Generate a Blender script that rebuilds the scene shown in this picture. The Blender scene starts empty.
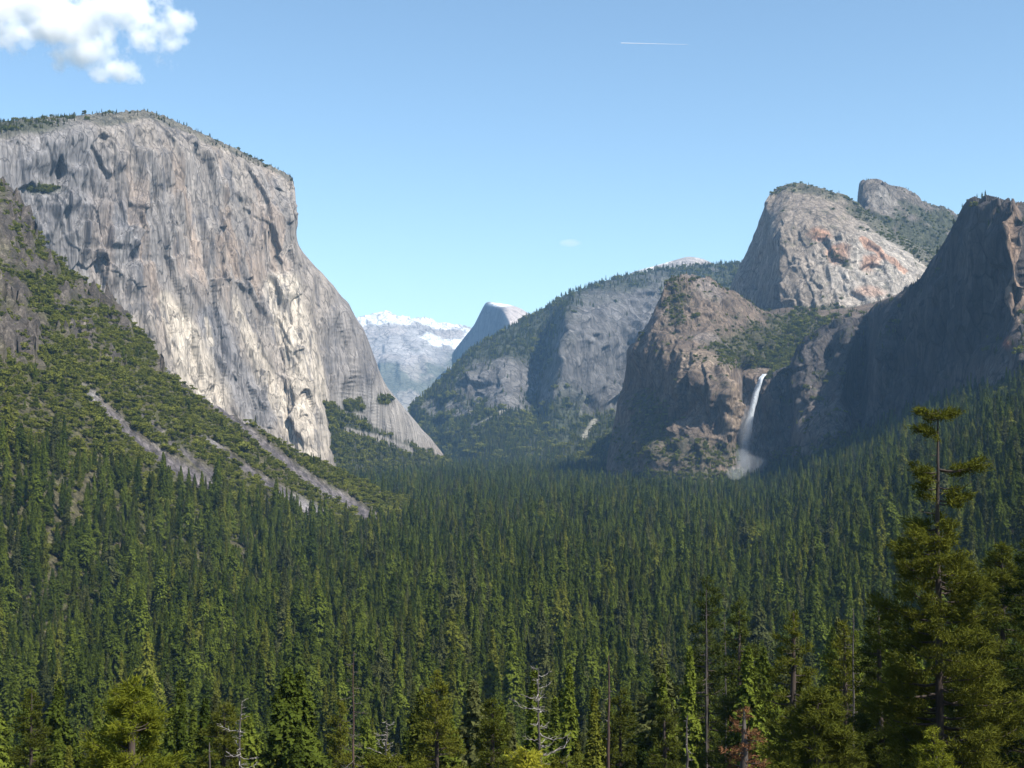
import bpy, math, random
import numpy as np
from math import radians as R

RNG = np.random.default_rng(7)
FL = .95
random.seed(7)
F, CX, CY, HOR = 1350.0, 512.0, 384.0, 430.0
PITCH = math.atan((HOR - CY) / F)
cp, sp = math.cos(PITCH), math.sin(PITCH)
scene = bpy.context.scene
COL = scene.collection

# ------------------------------------------------------------------ projection
def at(px, py, d):
    """the point at distance d (along +Y) seen at pixel px, py; camera is at the origin"""
    px, py, d = np.asarray(px, float), np.asarray(py, float), np.asarray(d, float)
    cx, cy = (px - CX) / F, (CY - py) / F
    y = cp - sp * cy; z = sp + cp * cy
    k = d / y
    return np.stack([cx * k, y * k, z * k], -1)

def proj(P):
    x, y, z = P[..., 0], P[..., 1], P[..., 2]
    dep = cp * y + sp * z
    dep = np.where(np.abs(dep) < 1e-3, 1e-3, dep)
    up = -sp * y + cp * z
    px = CX + F * x / dep; py = CY - F * up / dep
    bad = dep < 1
    return np.where(bad, -9999, px), np.where(bad, 9999, py)

# ------------------------------------------------------------------ noise
def _h(ix, iy, iz, seed):
    n = (ix.astype(np.int64) * 374761393 + iy.astype(np.int64) * 668265263 + iz.astype(np.int64) * 2147483647 + seed * 1274126177) & 0xffffffff
    n = ((n ^ (n >> 13)) * 1274126177) & 0xffffffff
    n = (n ^ (n >> 16)) & 0xffffff
    return n.astype(np.float64) / 0x7fffff - 1.0

def vnoise(P, seed=0):
    i = np.floor(P); f = P - i; i = i.astype(np.int64)
    f = f * f * f * (f * (f * 6 - 15) + 10)
    x, y, z = i[..., 0], i[..., 1], i[..., 2]
    r = 0
    for dx in (0, 1):
        wx = f[..., 0] if dx else 1 - f[..., 0]
        for dy in (0, 1):
            wy = f[..., 1] if dy else 1 - f[..., 1]
            for dz in (0, 1):
                wz = f[..., 2] if dz else 1 - f[..., 2]
                r = r + wx * wy * wz * _h(x + dx, y + dy, z + dz, seed)
    return r

def fbm(P, scale, octv=5, seed=0, gain=.5, ridged=False, stretch=(1, 1, 1)):
    Q = P / (np.array(stretch, float) * scale)
    a, s, tot = 1.0, 0.0, 0.0
    for k in range(octv):
        n = vnoise(Q + 13.7 * k + seed, seed + k * 17)
        if ridged: n = 1 - 2 * np.abs(n)
        s = s + a * n; tot += a; a *= gain; Q = Q * 2.03
    return s / tot

def cells(P, scale, seed=0, stretch=(1, 1, 1), tilt=.8):
    """angular blocks: every cell has its own height and its own tilted plane"""
    Q = P / (np.array(stretch, float) * scale); sh = Q.shape[:-1]; Q = Q.reshape(-1, 3)
    i0 = np.floor(Q).astype(np.int64); best = np.full(len(Q), 9.0); val = np.zeros(len(Q))
    for a in (-1, 0, 1):
        for b in (-1, 0, 1):
            for c in (-1, 0, 1):
                x, y, z = i0[:, 0] + a, i0[:, 1] + b, i0[:, 2] + c
                h1 = _h(x, y, z, seed); h2 = _h(x, y, z, seed + 1); h3 = _h(x, y, z, seed + 2)
                d = Q - np.stack([x + .5 + h1 * .45, y + .5 + h2 * .45, z + .5 + h3 * .45], -1)
                r = (d * d).sum(-1); m = r < best
                best[m] = r[m]
                v = h3 * .6 + tilt * (d[:, 0] * h2 + d[:, 1] * h1 + d[:, 2] * h3)
                val[m] = v[m]
    return val.reshape(sh)

def sstep(a, b, x):
    t = np.clip((x - a) / (b - a), 0, 1)
    return t * t * (3 - 2 * t)

def lerp(a, b, t): return a + (b - a) * t
def mixc(c, c2, m): return c + (np.array(c2, float) - c) * m[..., None]

def strip(PX, PY, pts, w0, w1, soft=.35):
    """mask of a tapering band along a polyline given in picture coordinates"""
    best = np.zeros_like(PX); n = len(pts) - 1
    for i in range(n):
        (x0, y0), (x1, y1) = pts[i], pts[i + 1]
        dx, dy = x1 - x0, y1 - y0
        t = np.clip(((PX - x0) * dx + (PY - y0) * dy) / (dx * dx + dy * dy), 0, 1)
        dist = np.hypot(PX - x0 - t * dx, PY - y0 - t * dy)
        w = lerp(w0, w1, (i + t) / n) * .5
        best = np.maximum(best, 1 - sstep(w * (1 - soft), w * (1 + soft), dist))
    return best

def blob(PX, PY, cx, cy, rx, ry, soft=.5, rot=0):
    c, s = math.cos(R(rot)), math.sin(R(rot))
    dx, dy = PX - cx, PY - cy
    r = np.sqrt(((dx * c + dy * s) / rx) ** 2 + ((-dx * s + dy * c) / ry) ** 2)
    return 1 - sstep(1 - soft, 1 + soft, r)

def unit(v): return v / (np.linalg.norm(v, axis=-1, keepdims=True) + 1e-9)

# ------------------------------------------------------------------ object helpers
def tag(o, label=None, cat=None, group=None, kind=None):
    if label: o['label'] = label
    if cat: o['category'] = cat
    if group: o['group'] = group
    if kind: o['kind'] = kind
    return o

def mesh_np(name, V, Fc, mat, col=None, smooth=False):
    me = bpy.data.meshes.new(name)
    V = np.asarray(V, np.float32); Fc = np.asarray(Fc, np.int32)
    n = Fc.shape[1]
    me.vertices.add(len(V)); me.vertices.foreach_set('co', V.ravel())
    me.loops.add(Fc.size); me.loops.foreach_set('vertex_index', Fc.ravel())
    me.polygons.add(len(Fc))
    me.polygons.foreach_set('loop_start', np.arange(0, Fc.size, n, dtype=np.int32))
    if smooth: me.polygons.foreach_set('use_smooth', np.ones(len(Fc), bool))
    me.update(calc_edges=True)
    if col is not None:
        a = me.color_attributes.new('col', 'FLOAT_COLOR', 'POINT')
        c4 = np.ones((len(V), 4), np.float32); c4[:, :3] = np.clip(col.reshape(-1, 3), 0, 1)
        a.data.foreach_set('color', c4.ravel())
    if mat: me.materials.append(mat)
    return me

def link(name, me, parent=None):
    o = bpy.data.objects.new(name, me); COL.objects.link(o)
    if parent: o.parent = parent
    return o

def grid_faces(nr, nc):
    a = np.arange(nr * nc).reshape(nr, nc)
    return np.stack([a[:-1, :-1], a[1:, :-1], a[1:, 1:], a[:-1, 1:]], -1).reshape(-1, 4)

def grid_normals(P):
    du = np.gradient(P, axis=1); dv = np.gradient(P, axis=0)
    n = np.cross(dv, du)
    n /= np.linalg.norm(n, axis=-1, keepdims=True) + 1e-9
    return n

# ------------------------------------------------------------------ materials
def nodes(mat):
    mat.use_nodes = True; nt = mat.node_tree; nt.nodes.clear()
    return nt, nt.nodes, nt.links

def rock_mat(name, scale, bump=.6, zs=.25, contrast=.35, crack=.2):
    m = bpy.data.materials.new(name); nt, N, L = nodes(m)
    out = N.new('ShaderNodeOutputMaterial'); b = N.new('ShaderNodeBsdfPrincipled')
    b.inputs['Roughness'].default_value = .93; b.inputs['Specular IOR Level'].default_value = .15
    at_ = N.new('ShaderNodeAttribute'); at_.attribute_name = 'col'
    tc = N.new('ShaderNodeNewGeometry'); mp = N.new('ShaderNodeMapping'); mp.vector_type = 'POINT'
    mp.inputs['Scale'].default_value = (1, 1, zs)
    L.new(tc.outputs['Position'], mp.inputs['Vector'])
    n1 = N.new('ShaderNodeTexNoise'); n1.inputs['Scale'].default_value = 1 / scale; n1.inputs['Detail'].default_value = 6; n1.inputs['Roughness'].default_value = .65
    L.new(mp.outputs[0], n1.inputs['Vector'])
    mr = N.new('ShaderNodeMapRange'); mr.inputs['From Min'].default_value = .3; mr.inputs['From Max'].default_value = .7
    mr.inputs['To Min'].default_value = 1 - contrast; mr.inputs['To Max'].default_value = 1 + contrast
    L.new(n1.outputs['Fac'], mr.inputs['Value'])
    vm = N.new('ShaderNodeVectorMath'); vm.operation = 'SCALE'
    # joints: thin dark cracks between tall blocks at two sizes, and a slight tone of its own for every block
    wn = N.new('ShaderNodeTexNoise'); wn.inputs['Scale'].default_value = .35 / scale; wn.inputs['Detail'].default_value = 4
    L.new(mp.outputs[0], wn.inputs['Vector'])
    wa = N.new('ShaderNodeVectorMath'); wa.operation = 'MULTIPLY_ADD'; wa.inputs[1].default_value = (scale * 1.6,) * 3
    L.new(wn.outputs['Color'], wa.inputs[0]); L.new(mp.outputs[0], wa.inputs[2])
    fac = mr.outputs[0]; hts = []
    for k_, (sz, lo_, wd) in enumerate(((2.2, .42, .05), (.8, .6, .08))):
        vo = N.new('ShaderNodeTexVoronoi'); vo.feature = 'DISTANCE_TO_EDGE'; vo.inputs['Scale'].default_value = 1 / (scale * sz)
        vc = N.new('ShaderNodeTexVoronoi'); vc.feature = 'F1'; vc.inputs['Scale'].default_value = 1 / (scale * sz)
        L.new(wa.outputs[0], vo.inputs['Vector']); L.new(wa.outputs[0], vc.inputs['Vector'])
        cm = N.new('ShaderNodeMapRange'); cm.inputs['From Max'].default_value = wd; cm.inputs['To Min'].default_value = lo_
        L.new(vo.outputs['Distance'], cm.inputs['Value'])
        m1 = N.new('ShaderNodeMath'); m1.operation = 'MULTIPLY'; L.new(fac, m1.inputs[0]); L.new(cm.outputs[0], m1.inputs[1])
        tn = N.new('ShaderNodeMapRange'); tn.inputs['To Min'].default_value = 1 - crack; tn.inputs['To Max'].default_value = 1 + crack
        L.new(vc.outputs['Color'], tn.inputs['Value'])
        m2 = N.new('ShaderNodeMath'); m2.operation = 'MULTIPLY'; L.new(m1.outputs[0], m2.inputs[0]); L.new(tn.outputs[0], m2.inputs[1])
        fac = m2.outputs[0]; hts.append(vc.outputs['Color'])
    L.new(at_.outputs['Color'], vm.inputs[0]); L.new(fac, vm.inputs['Scale'])
    L.new(vm.outputs[0], b.inputs['Base Color'])
    bp = N.new('ShaderNodeBump'); bp.inputs['Strength'].default_value = bump; bp.inputs['Distance'].default_value = scale * .6
    L.new(n1.outputs['Fac'], bp.inputs['Height']); L.new(bp.outputs[0], b.inputs['Normal'])
    L.new(b.outputs[0], out.inputs['Surface'])
    return m

def leaf_mat(name, c1, c2, scale=.12, trans=.12):
    m = bpy.data.materials.new(name); nt, N, L = nodes(m)
    out = N.new('ShaderNodeOutputMaterial')
    oi = N.new('ShaderNodeObjectInfo'); geo = N.new('ShaderNodeNewGeometry')
    nz = N.new('ShaderNodeTexNoise'); nz.inputs['Scale'].default_value = scale; nz.inputs['Detail'].default_value = 3
    tc = N.new('ShaderNodeTexCoord'); L.new(tc.outputs['Object'], nz.inputs['Vector'])
    ad = N.new('ShaderNodeMath'); ad.operation = 'ADD'
    L.new(oi.outputs['Random'], ad.inputs[0]); L.new(nz.outputs['Fac'], ad.inputs[1])
    mr = N.new('ShaderNodeMapRange'); mr.inputs['From Min'].default_value = .45; mr.inputs['From Max'].default_value = 1.45
    L.new(ad.outputs[0], mr.inputs['Value'])
    mx = N.new('ShaderNodeMix'); mx.data_type = 'RGBA'
    mx.inputs['A'].default_value = (*c1, 1); mx.inputs['B'].default_value = (*c2, 1)
    L.new(mr.outputs[0], mx.inputs['Factor'])
    d = N.new('ShaderNodeBsdfDiffuse'); t = N.new('ShaderNodeBsdfTranslucent'); ms = N.new('ShaderNodeMixShader')
    ms.inputs[0].default_value = trans
    L.new(mx.outputs['Result'], d.inputs['Color']); L.new(mx.outputs['Result'], t.inputs['Color'])
    L.new(d.outputs[0], ms.inputs[1]); L.new(t.outputs[0], ms.inputs[2]); L.new(ms.outputs[0], out.inputs['Surface'])
    return m

def bark_mat(name, c1, c2, scale=1.5):
    m = bpy.data.materials.new(name); nt, N, L = nodes(m)
    out = N.new('ShaderNodeOutputMaterial'); b = N.new('ShaderNodeBsdfPrincipled'); b.inputs['Roughness'].default_value = .9
    tc = N.new('ShaderNodeTexCoord'); mp = N.new('ShaderNodeMapping'); mp.inputs['Scale'].default_value = (3, 3, .6)
    nz = N.new('ShaderNodeTexNoise'); nz.inputs['Scale'].default_value = scale; nz.inputs['Detail'].default_value = 5
    L.new(tc.outputs['Object'], mp.inputs[0]); L.new(mp.outputs[0], nz.inputs['Vector'])
    cr = N.new('ShaderNodeValToRGB'); cr.color_ramp.elements[0].position = .35; cr.color_ramp.elements[1].position = .65
    cr.color_ramp.elements[0].color = (*c1, 1); cr.color_ramp.elements[1].color = (*c2, 1)
    L.new(nz.outputs['Fac'], cr.inputs[0]); L.new(cr.outputs[0], b.inputs['Base Color'])
    L.new(b.outputs[0], out.inputs['Surface'])
    return m

M_GROUND = rock_mat('ground_cover', 5, .8, 1, .4, .35)
M_ELCAP = rock_mat('pale_granite', 13, 1.0, .10, .22, .15)
M_CATH = rock_mat('brown_granite', 13, 1.0, .33, .35, .25)
M_FAR = rock_mat('far_rock', 32, 1.0, .3, .35, .25)
M_PEAK = rock_mat('pale_far_granite', 60, .6, .5, .15, .07)
M_BARK = bark_mat('dark_bark', (.022, .015, .010), (.06, .042, .032))
M_BARKR = bark_mat('red_bark', (.035, .018, .012), (.085, .05, .038))
M_DEAD = bark_mat('bleached_wood', (.10, .085, .075), (.30, .275, .25))
M_GREY = bark_mat('grey_wood', (.034, .027, .022), (.10, .085, .074))
LM = {
    'dark green': leaf_mat('dark_needles', (.026, .040, .007), (.104, .128, .018)),
    'olive green': leaf_mat('olive_needles', (.034, .043, .007), (.138, .145, .022)),
    'grey-green': leaf_mat('grey_needles', (.034, .042, .014), (.082, .088, .030)),
}
M_OAK = leaf_mat('scrub_leaves', (.058, .070, .011), (.160, .166, .030), .12)
M_PINEF = leaf_mat('bright_needles', (.115, .13, .014), (.28, .27, .03), .5, .35)
M_PINEM = leaf_mat('pine_needles', (.038, .05, .009), (.108, .112, .016), .5, .3)
M_PINED = leaf_mat('deep_needles', (.020, .032, .008), (.06, .072, .014), .5, .3)
M_RUST = leaf_mat('rust_needles', (.11, .05, .025), (.22, .12, .06), .5, .2)
M_TWIG = leaf_mat('bare_twigs', (.07, .045, .035), (.13, .09, .07), .3, .1)

# ------------------------------------------------------------------ ground height
SKY_L = [(-900, -300), (-400, -20), (-200, 70), (-60, 145), (0, 177), (8, 186), (18, 200), (30, 213), (38, 240), (57, 258), (81, 281),
         (114, 301), (129, 319), (156, 346), (167, 373), (187, 383), (217, 400), (258, 425), (292, 446), (329, 462), (375, 485), (417, 500), (470, 520), (560, 560)]
PA, PB, PC_ = -.847, .135, -607.0     # left slope plane
_slx = np.array([p[0] for p in SKY_L], float); _sly = np.array([p[1] for p in SKY_L], float)
FLOOR = -170.0

def H(x, y, detail=True):
    x, y = np.asarray(x, float), np.asarray(y, float)
    P = np.stack([x, y, np.zeros_like(x)], -1)
    yy = np.maximum(y, 1)
    t = x / yy; pxx = CX + F * t
    spy = np.interp(pxx, _slx, _sly) + 4
    s = (HOR - spy) / F
    den = np.maximum(PA * t + PB - s, .05)
    Yr = np.clip(-PC_ / den, 900, 3200)
    Yr = np.where(pxx > 520, 2600, Yr)
    ye = np.minimum(y, Yr)
    zl = PC_ + PA * (t * ye) + PB * ye - np.maximum(0, y - Yr) * .8
    zl = np.where(y < 300, -400, zl)
    zl = np.where(y < 900, zl - (900 - y) * .4, zl)
    rough = sstep(-150, 0, zl)
    if detail:
        zl = zl + rough * (fbm(P, 160, 4, 3) * 14 * sstep(0, 250, np.abs(Yr - y) + 60) + fbm(P, 40, 4, 5, ridged=True) * 5)
    x0 = .17 * y + 5
    zr = FLOOR + .5 * np.maximum(0, x - x0 - 20) * sstep(500, 1100, y) * (1 - sstep(4300, 5200, y))
    zr = np.minimum(zr, 420)
    if detail: zr = zr + sstep(-165, -60, zr) * fbm(P, 130, 4, 8) * 12
    k = 25.0
    z = np.maximum(FLOOR, np.maximum(zl, zr))
    z = z + k * .3 * np.exp(-np.abs(np.maximum(zl, zr) - FLOOR) / k)
    # viewpoint slope, gentler towards the right
    sl = lerp(.345, .265, sstep(-.05, .28, x / (np.abs(y) + 30)))
    zn = -2.5 - sl * np.maximum(0, y - 3) ** 1.0
    zn = np.where(y < 3, -2.5 + .02 * (3 - y), zn)
    zn = zn - np.maximum(0, y - 260) * .16
    if detail: zn = zn + fbm(P, 45, 3, 12) * 3.5 * sstep(10, 60, y)
    z = np.maximum(z, zn)
    if detail: z = z + fbm(P, 300, 2, 14) * 4 * sstep(400, 900, y)
    return z

SCREE = [([(183, 386), (205, 397), (233, 417), (271, 450), (317, 484), (345, 500), (374, 519)], 5, 13),
         ([(200, 433), (233, 457), (267, 482), (292, 498), (325, 518)], 3, 13),
         ([(81, 384), (112, 413), (129, 432), (167, 461), (219, 490)], 4, 18),
         ([(140, 412), (179, 448), (214, 474)], 3, 8)]
ROCKS = [(14, 215, 24, 40), (22, 262, 20, 11), (48, 266, 12, 8), (92, 296, 30, 13), (124, 322, 14, 11), (165, 365, 7, 14), (15, 335, 30, 26), (75, 330, 17, 10), (60, 300, 12, 8), (8, 290, 16, 12), (106, 352, 9, 5)]

def left_masks(P):
    px, py = proj(P)
    n = fbm(P, 60, 4, 21); n2 = fbm(P, 18, 3, 23)
    wx = px + n * 7 + n2 * 5; wy = py + n * 6 + n2 * 4
    scree = np.zeros_like(px)
    for pts, a, b in SCREE: scree = np.maximum(scree, strip(wx, wy, pts, a, b))
    rock = np.zeros_like(px)
    for cx, cy, rx, ry in ROCKS: rock = np.maximum(rock, blob(wx + n * 20 + n2 * 9, wy + n * 16 + n2 * 7, cx, cy, rx * 1.05, ry * 1.05, .35))
    inl = (P[..., 1] > 850) & (P[..., 1] < 2700) & (px < 470)
    return scree * inl, rock * inl

# --- ground sheet, finer where it is nearer
ny, nt_ = 900, 620
yv = np.concatenate([np.linspace(-160, 20, 12)[:-1], np.geomspace(1, 4200, ny - 90) + 19, np.geomspace(4300, 18500, 79)])
tv = np.linspace(-.62, .62, nt_)
T_, Y_ = np.meshgrid(tv, yv)
X_ = T_ * (Y_ + 190)
Z_ = H(X_, Y_)
G = np.stack([X_, Y_, Z_], -1)
scree, rock = left_masks(G)
# the outcrops stand out of the slope, the scree lies a little lower
G[..., 2] += rock * (6 + 5 * fbm(G, 22, 4, 31, ridged=True, stretch=(1, 1, 3)) + 15 * cells(G, 26, 463, (1, 1, 9), 1.3) + 7 * cells(G, 10, 464, (1, 1, 9), 1.3)) - scree * 3 + scree * cells(G, 6, 465) * 1.2
gpx, gpy = proj(G)
soil = np.empty(G.shape); soil[:] = (.060, .050, .030)
nn = fbm(G, 35, 4, 33)
soil = mixc(soil, (.035, .042, .014), sstep(-.2, .3, nn))
left = (G[..., 1] > 900) & (gpx < 480)
soil = mixc(soil, (.085, .078, .040), left * .5)
sc_c = np.empty(G.shape); sc_c[:] = (.098, .086, .086)
sc_c *= np.clip(1 + 1.3 * fbm(G, 9, 4, 35, gain=.7) + .6 * cells(G, 8, 461, tilt=0), .3, 3)[..., None]
bright = blob(gpx, gpy, 310, 505, 26, 14) + blob(gpx, gpy, 210, 441, 18, 8) + blob(gpx, gpy, 92, 394, 12, 12)
sc_c = mixc(sc_c, (.24, .225, .22), np.clip(bright, 0, 1) * .6)
soil = lerp(soil, sc_c, scree[..., None])
rk = np.empty(G.shape); rk[:] = (.072, .061, .052); rk *= (1 + .9 * fbm(G, 12, 4, 37, stretch=(1, 1, 2)) + .3 * cells(G, 14, 462, tilt=0))[..., None]
soil = lerp(soil, rk, rock[..., None])
rs = np.clip(blob(gpx + nn * 10, gpy + nn * 6, 1015, 412, 32, 8, .4, -25) + blob(gpx + nn * 8, gpy, 838, 482, 26, 5, .5, -10), 0, 1) * (G[..., 1] > 1200)
soil = mixc(soil, (.14, .12, .115), rs)
g = link('ground', mesh_np('ground', G.reshape(-1, 3), grid_faces(*G.shape[:2]), M_GROUND, soil))
tag(g, 'valley floor and lower slopes with grey scree strips and rock outcrops', kind='structure')

# ------------------------------------------------------------------ mountains
def hermite(G, seg, axis):
    """refine a control grid along one axis; seg = pieces per span"""
    G = np.moveaxis(G, axis, 0); out = []
    n = len(G)
    dd = np.empty_like(G)
    dd[1:-1] = (G[2:] - G[:-2]) * .5; dd[0] = G[1] - G[0]; dd[-1] = G[-1] - G[-2]
    dd *= .75
    for i in range(n - 1):
        k = seg[i]; t = np.arange(k) / k
        t = t.reshape((-1,) + (1,) * (G.ndim - 1))
        h00 = 2 * t ** 3 - 3 * t ** 2 + 1; h10 = t ** 3 - 2 * t ** 2 + t; h01 = -2 * t ** 3 + 3 * t ** 2; h11 = t ** 3 - t ** 2
        out.append(h00 * G[i] + h10 * dd[i] + h01 * G[i + 1] + h11 * dd[i + 1])
    out.append(G[-1:])
    return np.moveaxis(np.concatenate(out), 0, axis)

def massif(name, rows, label, mat, disp, colour, back=700, flakes=(), bumps=(), step=.8, side=True, jag=0):
    """a mountain from rows of (px, py, distance), top to bottom; a back is added so it is a solid body"""
    rows = [list(r) for r in rows]
    b1 = [(x, y + 5, d + back * .35) for x, y, d in rows[0]]
    b2 = [(x, y + 45, d + back) for x, y, d in rows[0]]
    rows = [b2, b1] + rows
    C = np.array(rows, float)
    nb = 2
    if side:
        l = C[:, :1].copy(); l[..., 0] += 14; l[..., 1] += 12; l[..., 2] += back * .8
        r = C[:, -1:].copy(); r[..., 0] -= 14; r[..., 1] += 12; r[..., 2] += back * .8
        C = np.concatenate([l, C, r], 1)
    su = [max(4, int(np.abs(np.diff(C[:, i:i + 2, :2], axis=1)).sum(-1).mean() / step)) for i in range(C.shape[1] - 1)]
    sv = [max(5, int(np.abs(np.diff(C[i:i + 2, :, :2], axis=0)).sum(-1).mean() / step)) for i in range(C.shape[0] - 1)]
    sv[0] = 12; sv[1] = 14
    if side: su[0] = su[-1] = 14
    D = hermite(hermite(C, su, 1), sv, 0)
    P = at(D[..., 0], D[..., 1], D[..., 2])
    N = grid_normals(P)
    N[N[..., 1] * P[..., 1] + N[..., 0] * P[..., 0] + N[..., 2] * P[..., 2] > 0] *= 1
    # make the normals face the viewer on the front
    s = np.sign(-(N * P).sum(-1)); front = np.median(s)
    N *= front
    for ax in (0, 1):      # smoothed normals for displacement
        for _ in range(4):
            N = (N + np.roll(N, 1, ax) + np.roll(N, -1, ax)) / 3
    N /= np.linalg.norm(N, axis=-1, keepdims=True) + 1e-9
    px, py = D[..., 0], D[..., 1]
    ramp = np.ones(px.shape); ramp[:sv[0]] = .15
    d = disp(P, px, py)
    wob = fbm(P, 60 * float(np.median(D[..., 2])) / 3500, 3, 77, gain=.5, stretch=(1, 1, 4)) * 4
    chip = 1 + .6 * cells(P, 45, 78, (1, 1, 5), .5)
    for pts, A, w in flakes:
        xs = np.array([p[0] for p in pts], float); ys = np.array([p[1] for p in pts], float)
        sel = (py > ys[0] - 6) & (py < ys[-1] + 6) & (px > xs.min() - 8) & (px < xs.max() + w * 4 + 8)
        if not sel.any(): continue
        X, Y = px[sel], py[sel]
        u = X - np.interp(Y, ys, xs) + wob[sel] * min(1, w / 12)
        L = ys[-1] - ys[0]
        fade = sstep(ys[0] - 3, ys[0] + min(6, L * .3), Y) * (1 - sstep(ys[-1] - L * .35, ys[-1] + 4, Y))
        d[sel] += A * FL * fade * chip[sel] * sstep(-1.9, 1.9, u) * np.exp(-np.maximum(u, 0) / w)
    for cx, cy, rx, ry, A in bumps:
        q = ((px - cx) / rx) ** 2 + ((py - cy) / ry) ** 2
        d += A * np.exp(-q * 1.3)
    gz = np.abs((N * unit(P)).sum(-1)); ds = d.copy()
    for _ in range(10): ds = (ds + np.roll(ds, 1, 1) + np.roll(ds, -1, 1)) / 3
    for _ in range(3): ds = (ds + np.roll(ds, 1, 0) + np.roll(ds, -1, 0)) / 3
    d = lerp(ds, d, np.clip((gz - .2) * 3, 0, 1)) * np.clip(gz * 2.0, .3, 1)
    for _ in range(1): d = (d * 2 + np.roll(d, 1, 1) + np.roll(d, -1, 1)) / 4
    for _ in range(2): d = (d * 2 + np.roll(d, 1, 0) + np.roll(d, -1, 0)) / 4
    Nd = N * np.array([1, 1, .35])
    P = P + Nd * (d * ramp)[..., None]
    if jag:      # a broken, blocky skyline
        topf = np.exp(-np.maximum(0, np.arange(P.shape[0]) - sv[0] - sv[1])[:, None] / (16 / step))
        P[..., 2] += jag * topf * ramp * (cells(P * (1, 1, 0), jag * 3.2, 91, tilt=.6) * 1.1 + fbm(P * (1, 1, 0), jag * 5, 4, 92) * 1.3)
    col = colour(P, px, py, grid_normals(P) * front, d)
    me = mesh_np(name, P.reshape(-1, 3), grid_faces(*P.shape[:2]), mat, col)
    o = link(name, me)
    tag(o, label, kind='structure')
    sl = slice(nb and sv[0], None)
    return dict(P=P[sl].reshape(-1, 3), px=px[sl].ravel(), py=py[sl].ravel(), N=(grid_normals(P) * front)[sl].reshape(-1, 3))

def rnd_flakes(n, x0, x1, y0, y1, A, w, L, lean=0, seed=1):
    r = random.Random(seed); out = []
    for _ in range(n):
        x, y = r.uniform(x0, x1), r.uniform(y0, y1); l = r.uniform(*L); k = lean + r.uniform(-.12, .12)
        pts = [(x, y), (x + k * l * .5 + r.uniform(-1, 1), y + l * .5), (x + k * l, y + l)]
        out.append((pts, r.uniform(*A), r.uniform(*w)))
    return out

# --- the great pale cliff on the left
def elcap_disp(P, px, py):
    d = fbm(P, 420, 3, 41, stretch=(1, 1, 4)) * 38
    d += fbm(P, 95, 4, 43, ridged=True, stretch=(1, 1, 10)) * 5
    d += cells(P, 110, 401, (1, 1, 8), 1.1) * 15 + cells(P, 38, 402, (1, 1, 7), 1.1) * 7 + cells(P, 13, 403, (1, 1, 4), 1) * 2.8
    rough = blob(px, py, 75, 225, 75, 95, .5)
    d += rough * (fbm(P, 120, 3, 47, ridged=True, stretch=(1, 1, 1.6)) * 20 + cells(P, 60, 48, (1, 1, 2), 1.1) * 14)
    d += blob(px, py, 400, 425, 60, 35, .4) * fbm(P, 50, 4, 49) * 3
    return d
def elcap_col(P, px, py, N, d):
    c = np.empty(P.shape); c[:] = (.252, .219, .188)
    st = fbm(P, 24, 5, 51, stretch=(1, 1, 13), gain=.65)
    c *= (1 + .42 * st)[..., None]
    big = fbm(P, 300, 3, 52, stretch=(1, 1, 2))
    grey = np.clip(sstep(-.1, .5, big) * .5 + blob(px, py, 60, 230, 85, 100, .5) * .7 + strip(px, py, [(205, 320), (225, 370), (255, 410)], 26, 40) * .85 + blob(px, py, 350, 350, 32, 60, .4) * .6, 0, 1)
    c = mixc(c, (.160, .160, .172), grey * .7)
    warm = sstep(.05, .5, fbm(P, 60, 4, 53, stretch=(1, 1, 10))) * blob(px, py, 205, 240, 110, 90, .5)
    c = mixc(c, (.29, .215, .16), warm * .6)
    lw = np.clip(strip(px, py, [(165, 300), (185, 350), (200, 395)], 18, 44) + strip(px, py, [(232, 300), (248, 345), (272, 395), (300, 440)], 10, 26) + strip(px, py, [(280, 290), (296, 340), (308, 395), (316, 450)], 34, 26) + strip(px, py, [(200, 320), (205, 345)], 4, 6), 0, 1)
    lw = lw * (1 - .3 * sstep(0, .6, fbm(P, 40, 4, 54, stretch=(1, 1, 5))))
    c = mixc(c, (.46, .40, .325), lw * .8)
    low = blob(px, py, 385, 420, 60, 34, .4)
    c = mixc(c, (.30, .28, .26), low * .7)
    dark = sstep(.2, .6, fbm(P, 16, 5, 55, stretch=(1, 1, 16), gain=.6)) * .5
    c = mixc(c, (.10, .095, .10), dark)
    c *= (1 + .16 * cells(P, 40, 405, (1, 1, 4), 0))[..., None]
    c = mixc(c, (.09, .088, .095), sstep(.55, .85, fbm(P, 42, 5, 56, ridged=True, stretch=(1, 1, 14), gain=.55)) * .7)
    c = mixc(c, (.08, .078, .09), sstep(.3, .6, fbm(P, 14, 4, 58, gain=.65, stretch=(1, 1, 2.2))) * .35)
    v = elcap_veg(P, px, py, N)
    c = mixc(c, (.036, .042, .018), v * .9)
    return c
def elcap_veg(P, px, py, N):
    n = fbm(P, 80, 4, 57) * 12
    v = sstep(-4, 4, py + n * .6 - np.interp(px, [300, 318, 335, 360, 380, 400, 440], [452, 402, 408, 418, 430, 442, 458])) * (px > 300)
    v = np.maximum(v, blob(px + n * .4, py, 352, 407, 10, 6)); v = np.maximum(v, blob(px + n * .3, py, 382, 401, 9, 4))
    v *= sstep(0, 3, px - (317 + (py - 400) * .24))
    v *= 1 - .9 * np.clip(strip(px + n * .3, py + n * .3, [(345, 430), (375, 436), (410, 452)], 5, 8), 0, 1)
    rim = sstep(-2, 2, np.interp(px, [0, 60, 150, 215, 294], [137, 125, 119, 145, 184]) - py + n * .5)
    v = np.maximum(v, rim * .55); v = np.maximum(v, blob(px, py, 46, 188, 16, 5) * .8)
    v = np.maximum(v, blob(px + n * .5, py, 20, 126, 45, 6) * .9)
    return v
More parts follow.
